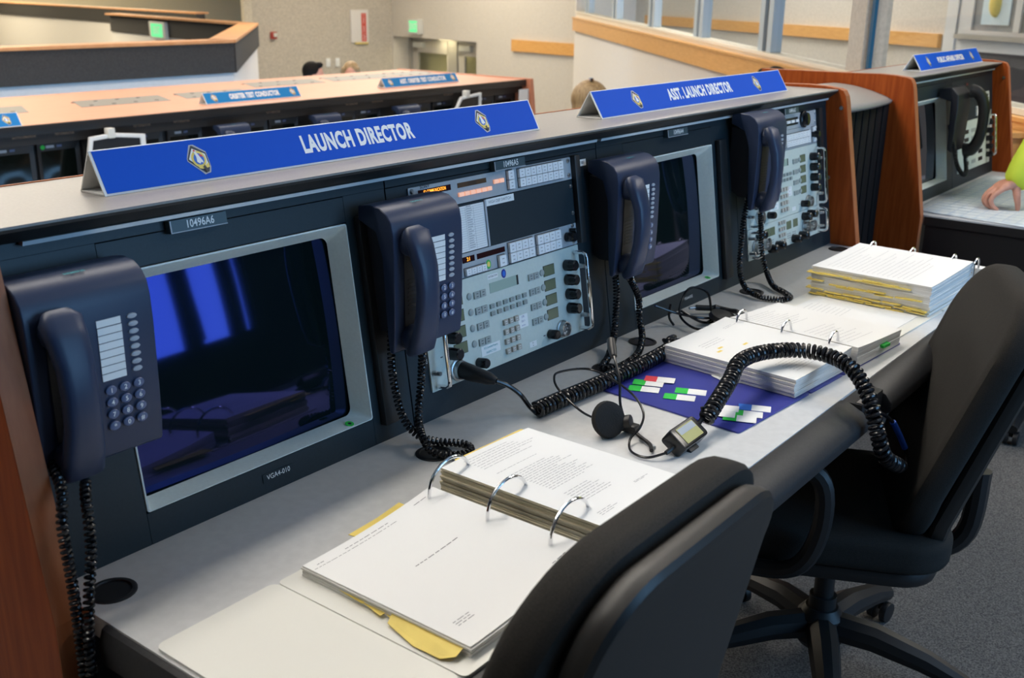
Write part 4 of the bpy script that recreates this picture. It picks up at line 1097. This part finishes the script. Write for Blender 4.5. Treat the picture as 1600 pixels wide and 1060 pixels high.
struct('wall_left', MB().box(-7.15, -7, -4.3, 30, -2.5, CZ), M_walltan, smooth=0)
struct('wall_right', MB().box(32, 32.15, -4.3, 30, -2.5, CZ), M_walltan, smooth=0)
# wall with the double door
dA = Vector(cA); dB = Vector(s16(10.02, 7.64)); dv = (dB-dA).normalized(); dW = (dB-dA).length
dz_top = cp.z+k16*(.09-cp.z)
def on(s_, off=0, z=0): p = dA+dv*s_; n = Vector((dv.y, -dv.x)); return Vector((p.x+n.x*off, p.y+n.y*off, z))
def door_box(mb, s0, s1, o0, o1, z0, z1):
    vs = [on(s0, o0, z0), on(s1, o0, z0), on(s1, o1, z0), on(s0, o1, z0), on(s0, o0, z1), on(s1, o0, z1), on(s1, o1, z1), on(s0, o1, z1)]
    mb.add(vs, [(0,3,2,1), (4,5,6,7), (0,1,5,4), (1,2,6,5), (2,3,7,6), (3,0,4,7)])
DWL = 12.5
a = MB(); door_box(a, .05, dW, -.9, -.6, dz_top, CZ) if False else door_box(a, .03, dW, 0, -.15, dz_top, CZ); door_box(a, dW, DWL, 0, -.15, -2.5, CZ); door_box(a, -.0, .03, 0, -.5, -2.5, CZ)
struct('wall_door', a, M_wallfab, smooth=0)
a = MB(); door_box(a, -.6, dW+.6, -.75, -.8, -2.5, CZ); struct('wall_corridor', a, mat('corridor_paint', (.62, .56, .30), .8), smooth=0)
a = MB()
for s0, s1 in ((.03, .13), (dW*.50, dW*.60), (dW-.04, dW)): door_box(a, s0, s1, -.42, -.52, -2.5, dz_top)
door_box(a, .03, dW, -.42, -.52, dz_top-.06, dz_top); fr = struct('door_1', a, mat('door_frame', (.36, .34, .30), .5), smooth=0)
for s0, s1 in ((.14, dW*.495), (dW*.605, dW-.045)):
    lf = MB(); door_box(lf, s0, s0+.22, -.45, -.5, -2.5, dz_top-.06); door_box(lf, s1-.08, s1, -.45, -.5, -2.5, dz_top-.06); door_box(lf, s0, s1, -.45, -.5, dz_top-.34, dz_top-.06); door_box(lf, s0, s1, -.45, -.5, -2.5, -1.6)
    lo = part('door_leaf', lf, mat('door_leaf_paint', (.50, .47, .42), .5), fr, smooth=0)
    g = MB(); door_box(g, s0+.22, s1-.08, -.47, -.48, -1.6, dz_top-.34); part('pane', g, M_pane, lo, smooth=0)
    g = MB(); door_box(g, s0+.1, s0+.5, -.38, -.449, dz_top-.24, dz_top-.12); part('door_closer', g, M_exithousing, lo, smooth=0)
es = on(1.02, .0, cp.z+k16*(.235-cp.z)); nrm = Vector((dv.y, -dv.x, 0))
exit_sign(frame((es.x, es.y, es.z), (dv.x, dv.y, 0), -nrm, (0, 0, 1)), 'green lit exit sign mounted above the double doors', .42, .31, .12)
# oak rail pieces on that wall
a = MB(); door_box(a, 4.30, 7.2, .0, .05, cp.z+k16*(.02-cp.z), cp.z+k16*(.155-cp.z)); struct('trim_2', a, M_oak, smooth=0)
# things on the tan wall
wv = (Vector(cA)-Vector(cB)).normalized(); wn = Vector((wv.y, -wv.x))
def onw(x, y, z): p = s16(x, y); return (p[0]+wn.x*.002, p[1]+wn.y*.002, cp.z+k16*(z-cp.z))
WF = lambda x, y, z: frame(onw(x, y, z), (wv.x, wv.y, 0), (0, 0, 1), (wn.x, wn.y, 0))
t = thing('extinguisher_cabinet', 'pale wall cabinet with a tall red fire extinguisher marking', 'fire cabinet', WF(9.95, 9.652, .225))
part('cabinet_door', MB().box(-.22, .22, -.34, .34, 0, .03), M_wallwhite, t, bevel=.005)
part('red_marking', MB().box(.04, .16, -.32, .27, .0305, .034), mat('fire_red', (.62, .08, .06), .5), t)
b = MB()
for i, c in enumerate('FIRE EXTING'): text(b, c, .04, Tr(.10, .23-i*.05, .0345), 1, .01)
part('lettering', b, M_white, t, smooth=0)
part('yellow_base', MB().box(-.12, .20, -.37, -.345, 0, .05), M_yellow, t)
t = thing('fire_alarm', 'small red fire alarm on the tan wall', 'fire alarm', WF(8.69, 9.945, .125)); part('alarm_box', MB().box(-.06, .06, -.07, .07, 0, .08), mat('alarm_red', (.4, .05, .04), .5), t, bevel=.01); part('alarm_lens', MB().box(-.02, .05, -.03, .05, .08, .1), M_exithousing, t, bevel=.005)
for x, y, lab in ((9.46, 9.76, 'left of two light switches beside the dark haired head'), (9.60, 9.73, 'right of two light switches beside the dark haired head')):
    t = thing('light_switch', lab, 'switch', WF(x, y, -.24), 'light switches'); part('switch_plate', MB().box(-.05, .05, -.09, .09, 0, .01), M_white, t, bevel=.003); part('rocker', MB().box(-.015, .015, -.03, .03, .01, .018), M_board, t)

# window wall of the glazed room
P0 = Vector((1.4546, -3.3445)); wd = Vector((.72176, .69214)); wn2 = Vector((-wd.y, wd.x))      # normal towards the console hall
def ow(s_, off, z): p = P0+wd*s_+wn2*off; return Vector((p.x, p.y, z))
def wbox(mb, s0, s1, o0, o1, z00, z01, z10=None, z11=None):
    z10 = z00 if z10 is None else z10; z11 = z01 if z11 is None else z11
    vs = [ow(s0, o0, z00), ow(s1, o0, z10), ow(s1, o1, z10), ow(s0, o1, z00), ow(s0, o0, z01), ow(s1, o0, z11), ow(s1, o1, z11), ow(s0, o1, z01)]
    mb.add(vs, [(0,3,2,1), (4,5,6,7), (0,1,5,4), (1,2,6,5), (2,3,7,6), (3,0,4,7)])
S0, S1 = 4.62, 18.32
rt = lambda s_: .196+.0083*(s_-8.3)-.004      # rail top
a = MB(); wbox(a, S0, S1, -.14, 0, -2.5, rt(S0), -2.5, rt(S1)); wbox(a, S1-.001, S1+.1, -1.2, 0, -2.5, CZ); wbox(a, S0, S1, -.12, -.02, 1.9, CZ)
struct('wall_glazed', a, M_wallwhite, smooth=0)
a = MB(); wbox(a, S0, S1+.05, .0005, .05, rt(S0)-.17, rt(S0), rt(S1)-.19, rt(S1)); struct('trim_3', a, M_oak, smooth=0)
a = MB(); wbox(a, S0, S1+.05, .0005, .065, rt(S0)+.0005, rt(S0)+.02, rt(S1)+.0005, rt(S1)+.02); struct('trim_4', a, M_oak, smooth=0)
sl = lambda s_: .242+.0136*(s_-6.8)
a = MB(); wbox(a, S0, S1, -.13, -.005, rt(S0)+.001, sl(S0), rt(S1)+.001, sl(S1)); wbox(a, S0, S1, -.10, .012, sl(S0)-.03, sl(S0), sl(S1)-.03, sl(S1)); struct('trim_5', a, M_sill, smooth=0)
mull = (17.4, 15.16, 12.93, 10.85, 8.8)
wi = MB()
for m in mull: wbox(wi, m-.16, m-.05, -.11, -.02, sl(m), 1.9); wbox(wi, m+.05, m+.16, -.11, -.02, sl(m), 1.9)
win = struct('window_1', wi, M_frame, smooth=0)
gk = MB()
for m in mull: wbox(gk, m-.05, m+.05, -.09, -.05, sl(m), 1.9)
part('gasket', gk, M_black, win, smooth=0)
gk = MB(); wbox(gk, 6.735, 6.775, -.035, -.012, sl(6.6), 1.9); part('gasket', gk, mat('teal_gasket', (.01, .10, .22), .4), win, smooth=0)
gl = MB()
ed = [S0] + [6.72] + list(reversed(mull)) + [S1]
for s0, s1 in zip(ed, ed[1:]): gl.add([ow(s0+.05, -.07, sl(s0)), ow(s1-.05, -.07, sl(s1)), ow(s1-.05, -.07, 1.9), ow(s0+.05, -.07, 1.9)], [(0, 1, 2, 3)])
part('panes', gl, M_pane, win, smooth=0)
a = MB(); wbox(a, 6.80, 7.04, -.16, .01, sl(6.8), CZ); struct('trim_6', a, M_wallfab, smooth=0)
# room behind the glass
iA = Vector((15.6, 8.7)); iB = Vector((9.1, -.75)); iv = (iB-iA).normalized(); inn_ = Vector((iv.y, -iv.x))
def oi(s_, off, z): p = iA+iv*s_+inn_*off; return Vector((p.x, p.y, z))
def ibox(mb, s0, s1, o0, o1, z0, z1):
    vs = [oi(s0, o0, z0), oi(s1, o0, z0), oi(s1, o1, z0), oi(s0, o1, z0), oi(s0, o0, z1), oi(s1, o0, z1), oi(s1, o1, z1), oi(s0, o1, z1)]
    mb.add(vs, [(0,3,2,1), (4,5,6,7), (0,1,5,4), (1,2,6,5), (2,3,7,6), (3,0,4,7)])
IL = (iB-iA).length
a = MB(); ibox(a, -1, IL, 0, -.15, -2.5, CZ); struct('wall_inner', a, M_wallfab, smooth=0)
a = MB(); ibox(a, .3, 7.75, 0, .05, .205, .345); struct('trim_7', a, M_oak, smooth=0)
struct('wall_side', MB().box(9.1, 9.25, -4.3, -.72, -2.5, CZ), M_wallfab, smooth=0)

# ------------------------------------------------------------------ people
def remesh(mb, mats, name, parent, vox, mi=None, smooth=4):
    me = mb.mesh('tmp', [], smooth=0); o = link('tmp', me)
    md = o.modifiers.new('r', 'REMESH'); md.mode = 'VOXEL'; md.voxel_size = vox
    sm_ = o.modifiers.new('s', 'SMOOTH'); sm_.iterations = smooth; sm_.factor = .5
    dg = bpy.context.evaluated_depsgraph_get(); dg.update()
    nm_ = bpy.data.meshes.new_from_object(o.evaluated_get(dg)); bpy.data.objects.remove(o)
    nm_.materials.clear()
    for m in mats: nm_.materials.append(m)
    for p in nm_.polygons:
        p.use_smooth = True
        if mi: p.material_index = mi(p.center)
    return link(name, nm_, parent)
def capsule(mb, pts, rs, n=14):
    P = catmull(pts, 4); m = len(pts); R = []
    for i in range(len(P)):
        t_ = i/4; k = min(int(t_), m-2); R.append(rs[k]+(rs[k+1]-rs[k])*(t_-k))
    mb.tube(P, R, n)
    for q, r_ in ((P[0], R[0]), (P[-1], R[-1])): mb.ball(q, r_*.995, n, 8)
def head(mb, c, fwd):
    """skull, jaw, nose, ears; fwd is the facing angle"""
    M = Tr(*c) @ Rz(fwd)
    mb.ball((0, 0, .02), (.076, .096, .105), 18, 14, M); mb.ball((0, .025, -.055), (.054, .062, .062), 14, 10, M)
    mb.ball((0, .10, -.012), (.012, .02, .024), 8, 6, M)
    for s in (-1, 1): mb.ball((s*.078, -.005, -.012), (.012, .02, .03), 8, 6, M); mb.ball((s*.03, .085, .012), (.014, .012, .009), 8, 6, M)
    mb.ball((0, .084, -.055), (.024, .012, .008), 8, 6, M)
def seated(name, pos, fwd, label, hairmat, hair, cloth, vox=.014):
    """pos: head centre; seated figure facing fwd (0 = +y)"""
    t = thing('person', label, 'person', Tr(pos[0], pos[1], pos[2]) @ Rz(fwd))
    b = MB(); head(b, (0, 0, 0), 0)
    capsule(b, [(0, -.01, -.06), (0, -.02, -.14), (0, -.03, -.2)], [.052, .052, .06])
    capsule(b, [(0, -.05, -.24), (0, -.07, -.42), (0, -.06, -.62)], [.13, .15, .14]); capsule(b, [(-.15, -.04, -.23), (0, -.05, -.21), (.15, -.04, -.23)], [.06, .07, .06])
    for s in (-1, 1):
        capsule(b, [(s*.18, -.04, -.25), (s*.23, 0, -.5), (s*.17, .22, -.56)], [.052, .044, .034])
        capsule(b, [(s*.17, .22, -.56), (s*.15, .32, -.55)], [.036, .03])
        capsule(b, [(s*.09, -.03, -.66), (s*.11, .36, -.66), (s*.11, .38, -1.05)], [.085, .068, .045])
        capsule(b, [(s*.11, .36, -1.09), (s*.11, .52, -1.10)], [.04, .034])
    remesh(b, [M_skin, cloth, M_jeans], 'body', t, vox, lambda c: 0 if c.z > -.16 or (c.y > .2 and -.62 < c.z < -.48) else (2 if c.z < -.64 else 1))
    h = MB()
    if hair == 'short':
        h.ball((0, -.022, .045), (.088, .10, .098), 18, 12); h.ball((0, -.055, -.01), (.074, .062, .08), 14, 10); h.ball((0, .055, .105), (.06, .045, .03), 12, 8)
    else:
        h.ball((0, -.022, .045), (.092, .106, .104), 18, 12); h.ball((0, -.06, -.03), (.09, .062, .12), 14, 10)
        for s in (-1, 1): capsule(h, [(s*.075, .03, .06), (s*.09, .0, -.03), (s*.08, -.02, -.12)], [.03, .03, .026])
    remesh(h, [hairmat], 'hair', t, .01)
    return t
seated('a', (6.90, 7.20, -.13), math.radians(-135), 'seated person with short dark hair behind the far console row', M_hairdark, 'short', M_clothb)
seated('b', (7.80, 7.60, -.19), math.radians(130), 'seated person with fair hair beside the dark haired one', M_hairblond, 'long', M_cloth)
w_ = seated('c', (4.345, 2.10, .122), math.radians(-140), 'seated person with light brown hair and a hair clip behind the asst. launch director sign', M_hairblond, 'long', M_cloth, .012)
part('hair_clip', MB().rrect(-.03, .03, -.012, .012, .008, 0, .012, 4, Tr(.02, -.02, .145)), M_chrome, w_)
seated('d', (5.62, 1.64, .165), math.radians(60), 'seated person, only a dark hair top seen past the asst. launch director sign', M_hairdark, 'short', M_cloth)
# standing person leaning on the right console: hand on the chart, arm in a yellow sleeve
e1 = Vector((.61, -.79, 0)); e2 = Vector((.79, .61, 0)); e3 = Vector((0, 0, 1))
Wp = Vector((3.476, -.30, .098))
def J(a_, b_, c_): return Wp + e1*a_*.001 + e2*b_*.001 + e3*c_*.001
t = thing('person', 'person in a lime yellow long sleeve shirt leaning a hand on the chart', 'person', Tr(*Wp))
def loc(p): return tuple(Vector(p)-Wp)
hb = MB()
fing = [(-26, -12, 0), (-9, -14, 5), (9, -14, 6), (26, -11, 0)]
curl = [(-70, -22, -100, -52, -92, -78, -74, -90), (-74, -20, -108, -52, -100, -80, -78, -91), (-73, -20, -106, -54, -98, -80, -78, -91), (-66, -24, -94, -54, -88, -77, -72, -90)]
for k, b2 in enumerate((-33, -11, 12, 33)):
    c = curl[k]
    capsule(hb, [loc(J(-22, b2*.7, -4)), loc(J(c[0], b2, c[1])), loc(J(c[2], b2*1.05, c[3])), loc(J(c[4], b2*1.05, c[5])), loc(J(c[6], b2, c[7]))], [.012, .0100, .0088, .0082, .0072], 12)
capsule(hb, [loc(J(-8, -16, -10)), loc(J(-12, -34, -36)), loc(J(-6, -38, -66)), loc(J(0, -34, -90))], [.016, .0135, .0105, .0085], 12)
for b2 in (-24, -8, 8, 22): capsule(hb, [loc(J(2, b2*.55, 0)), loc(J(-40, b2*.9, -6)), loc(J(-68, b2, -20))], [.018, .016, .012], 12)
capsule(hb, [loc(J(4, -8, 4)), loc(J(4, 8, 4)), loc(J(30, 0, 40))], [.021, .021, .026], 14)
elbow = Wp+e1*.13+e2*.03+e3*.23; sho = Wp+e1*.33+e2*.02+e3*.47
capsule(hb, [loc(J(6, 0, 10)), loc(elbow), loc(sho)], [.027, .042, .052], 14)
hip = sho+e1*.38+Vector((0, 0, -.50))+e2*.16; nk = sho+e2*.17+e1*-.02+Vector((0, 0, .06)); sho2 = sho+e2*.36+e1*.02
capsule(hb, [loc(nk), loc((nk+hip)/2), loc(hip)], [.13, .145, .15], 16); capsule(hb, [loc(sho), loc(nk), loc(sho2)], [.06, .08, .06], 14)
hd = nk+e1*-.10+Vector((0, 0, .23)); capsule(hb, [loc(nk), loc(hd)], [.062, .052], 12)
head(hb, loc(hd), math.radians(60))
capsule(hb, [loc(sho2), loc(sho2+e1*.12+Vector((0, 0, -.28))), loc(sho2+e1*.06+Vector((0, 0, -.52)))], [.055, .045, .034], 12)
for s in (-1, 1):
    f0 = hip+e2*s*.09; fl_ = Vector((hip.x, hip.y, -ZD))+e2*s*.12
    capsule(hb, [loc(f0), loc(f0.lerp(fl_, .5)+e1*-.03), loc(fl_+Vector((0, 0, .08)))], [.095, .07, .048], 14); capsule(hb, [loc(fl_+Vector((0, 0, .045))+e1*.03), loc(fl_+Vector((0, 0, .042))-e1*.14)], [.044, .036], 12)
zj = hip.z-Wp.z-.12
remesh(hb, [M_skin, M_jeans], 'body', t, .0036, lambda c: 1 if c.z < zj and c.x > .12 else 0, 3)
cl = MB()
cuff = J(8, 0, 26)
capsule(cl, [loc(cuff), loc(cuff.lerp(elbow, .35)), loc(elbow), loc(elbow.lerp(sho, .5)), loc(sho)], [.054, .062, .068, .070, .078], 16)
for k in range(4):
    q = cuff.lerp(elbow, .12+k*.24); cl.ball(loc(q+e1*-.02), (.03, .03, .016), 10, 6)
capsule(cl, [loc(nk+Vector((0, 0, .01))), loc((nk+hip)/2), loc(hip+Vector((0, 0, -.02)))], [.145, .165, .17], 18); capsule(cl, [loc(sho), loc(nk), loc(sho2)], [.075, .095, .075], 14)
capsule(cl, [loc(sho2), loc(sho2+e1*.12+Vector((0, 0, -.28))), loc(sho2+e1*.07+Vector((0, 0, -.46)))], [.07, .06, .05], 14)
remesh(cl, [M_hiviz], 'long_sleeve_shirt', t, .011, None, 3)
hh = MB(); hh.ball((0, -.022, .045), (.086, .10, .098), 16, 12, Tr(*loc(hd)) @ Rz(math.radians(60))); remesh(hh, [M_hairdark], 'hair', t, .01)
# chart on that desk
mp = thing('chart_sheet', 'large pale printed chart spread on the right console desk', 'chart')
b = MB().grid(lambda a_, c: (3.16+a_*1.0+.06*c, -.44+.42*c, .0022+.016*max(0, (.12-a_)/.12)**2*(1-c)*.0+.0015*math.sin(a_*9)), 24, 6)
pm = part('sheet', b, M_map, mp, smooth=60); sm = pm.modifiers.new('thickness', 'SOLIDIFY'); sm.thickness = .0008; sm.offset = 1
b = MB()
for i in range(9): b.box(3.2, 4.1, -.42+i*.045, -.4185+i*.045, .0048, .0052)
for i in range(18): b.box(3.2+i*.053, 3.2015+i*.053, -.43, -.05, .0048, .0052)
part('chart_lines', b, M_mapgrid, mp, smooth=0)

# oak ledge cabinet behind the right console
t = thing('oak_cabinet', 'low oak cabinet right of the separate console', 'cabinet', Tr(0, 0, 0))
b = MB(); wbox(b, 4.75, 5.3, .08, .34, -ZD, .10); part('carcass', b, M_oak, t, smooth=0)
b = MB(); wbox(b, 4.73, 5.32, .07, .36, .1005, .125); part('top', b, M_oak, t, smooth=0)

# ------------------------------------------------------------------ glass door seen through the window wall
d2 = MB(); ds = 8.35
dp = mat('white_door_paint', (.66, .66, .66), .45)
d2 = MB()
DT = 1.4
ibox(d2, 7.86, 8.02, -.02, .07, -2.3, DT); ibox(d2, 9.55, 9.7, -.02, .07, -2.3, DT); ibox(d2, 8.02, 9.55, -.02, .07, DT-.1, DT)
dr = struct('door_2', d2, dp, smooth=0)
d2 = MB()
ibox(d2, 8.03, 8.22, .01, .05, -2.2, DT-.1); ibox(d2, 9.30, 9.54, .01, .05, -2.2, DT-.1); ibox(d2, 8.22, 9.30, .01, .05, .20, .40); ibox(d2, 8.22, 9.30, .01, .05, -2.2, -1.0); ibox(d2, 8.22, 9.30, .01, .05, DT-.3, DT-.1)
dl = part('door_leaf', d2, dp, dr, smooth=0)
d2 = MB(); ibox(d2, 8.05, 9.52, .06, .11, .315, .36); part('push_bar', d2, M_steel, dl, smooth=0)
d2 = MB(); ibox(d2, 9.36, 9.50, .055, .16, .17, .47); part('bar_housing', d2, M_exithousing, dl, smooth=0)
d2 = MB(); ibox(d2, 8.22, 9.30, .02, .03, -1.0, .20); part('lower_pane', d2, mat('dark_pane', (.05, .05, .055), .15), dl, smooth=0, label='dark lower pane')
d2 = MB(); ibox(d2, 8.22, 9.30, .02, .03, .40, DT-.3); part('upper_pane', d2, mat('grey_pane', (.28, .30, .32), .15), dl, smooth=0)
d2 = MB(); ibox(d2, 8.34, 8.72, .035, .045, .46, .95); po = part('notice', d2, mat('notice_paper', (.62, .76, .84), .5), dl, smooth=0, label='pale blue notice with a coloured picture')
d2 = MB(); d2.ball(tuple(oi(8.53, .05, .66)), (.05, .07, .13), 12, 8); part('notice_picture', d2, M_yellow, po)
d2 = MB(); ibox(d2, 8.80, 8.88, .035, .06, .40, DT-.3); part('glazing_bar', d2, dp, dl, smooth=0)

# ------------------------------------------------------------------ rear wall with daylight windows
RY = -4.15
openings = [(.45, 1.85), (2.0, 2.80), (2.92, 3.31), (3.42, 3.56)]
WZ0, WZ1 = -.04, 2.1
a = MB(); a.box(-7, 32, RY-.15, RY, -ZD-.4, WZ0); a.box(-7, 32, RY-.15, RY, WZ1, CZ)
edges = [-7] + [x for o in openings for x in o] + [32]
for i in range(0, len(edges), 2): a.box(edges[i], edges[i+1], RY-.15, RY, WZ0, WZ1)
struct('wall_rear', a, mat('dark_rear_wall', (.012, .013, .013), .9), smooth=0)
wi = MB()
for x0, x1 in openings:
    wi.box(x0, x0+.03, RY-.1, RY-.03, WZ0, WZ1); wi.box(x1-.03, x1, RY-.1, RY-.03, WZ0, WZ1)
wi.prism([(2.93, .52), (2.96, .52), (2.99, .0), (2.955, .0)], RY-.09, RY-.05, 'y')
struct('window_2', wi, M_dark, smooth=0)

W = bpy.data.worlds.new('sky'); S.world = W; W.use_nodes = True
bg = W.node_tree.nodes['Background']; bg.inputs[0].default_value = (.28, .59, 1.0, 1); bg.inputs[1].default_value = 6.2
for x0, x1 in openings:
    l = bpy.data.lights.new('window_portal', 'AREA'); l.shape = 'RECTANGLE'; l.size = x1-x0; l.size_y = WZ1-WZ0; l.cycles.is_portal = True
    o = bpy.data.objects.new('window_portal', l); COL.objects.link(o); o.matrix_basis = Tr((x0+x1)/2, RY-.07, (WZ0+WZ1)/2) @ Rx(PI/2)

# ------------------------------------------------------------------ lamps of the room
WARM = (1, .93, .83)
def ceiling_lamp(x, y, sx, sy, power, col=WARM, z=CZ-.06, rz=0):
    l = bpy.data.lights.new('ceiling_light', 'AREA'); l.shape = 'RECTANGLE'; l.size = sx; l.size_y = sy; l.energy = power; l.color = col
    o = bpy.data.objects.new('ceiling_light', l); COL.objects.link(o); o.matrix_basis = Tr(x, y, z) @ Rz(rz)
ceiling_lamp(.9, .75, 4.6, .22, 61)
ceiling_lamp(1.0, 1.2, 4.8, .25, 52)
ceiling_lamp(1.2, 2.7, 4.8, .5, 45)
ceiling_lamp(3.2, 4.2, 6, .6, 95)
ceiling_lamp(4.5, 6.5, 6, .6, 95)
ceiling_lamp(1.6, -2.6, 3.5, .3, 10)
ceiling_lamp(4.0, -1.7, .5, 1.4, 58)
ceiling_lamp(5.5, -.8, .5, 2.5, 40)
ceiling_lamp(1.0, 6.0, 5, .3, 60)  # added lamp, warms the bluish lower half wall; no known fixture here
ceiling_lamp(9.0, 9.0, 5, 1, 210, (1, .88, .70))
ceiling_lamp(14, 12.5, 3, 3, 230, (1, .88, .70))
ceiling_lamp(7, 18, 6, 3, 750, (1, .86, .6))
ceiling_lamp(14, 25, 8, 3, 900, (1, .86, .6))
ceiling_lamp(9.2, 4.2, 3, 1, 110)
ceiling_lamp(11.5, 4.3, 1, 4, 110, (1, .95, .9))
lp_ = on(dW/2, -.25, dz_top-.05)
ceiling_lamp(lp_.x, lp_.y, .6, .6, 8, (1, .88, .55), z=dz_top-.02)
lp_ = on(dW/2, -.64, dz_top-.05)
ceiling_lamp(lp_.x, lp_.y, .5, .5, 14, (1, .88, .55), z=dz_top+.5)

for o in list(S.objects):
    if o.parent is None:
        o.location.z += ZD
S.view_settings.view_transform = 'Standard'; S.view_settings.look = 'None'; S.view_settings.gamma = 1; S.view_settings.use_curve_mapping = False
S.view_settings.exposure = 0
cy = S.cycles
cy.max_bounces = 8; cy.diffuse_bounces = 4; cy.glossy_bounces = 4; cy.transparent_max_bounces = 8; cy.sample_clamp_indirect = 6; cy.caustics_reflective = False; cy.caustics_refractive = False
cy.use_denoising = True
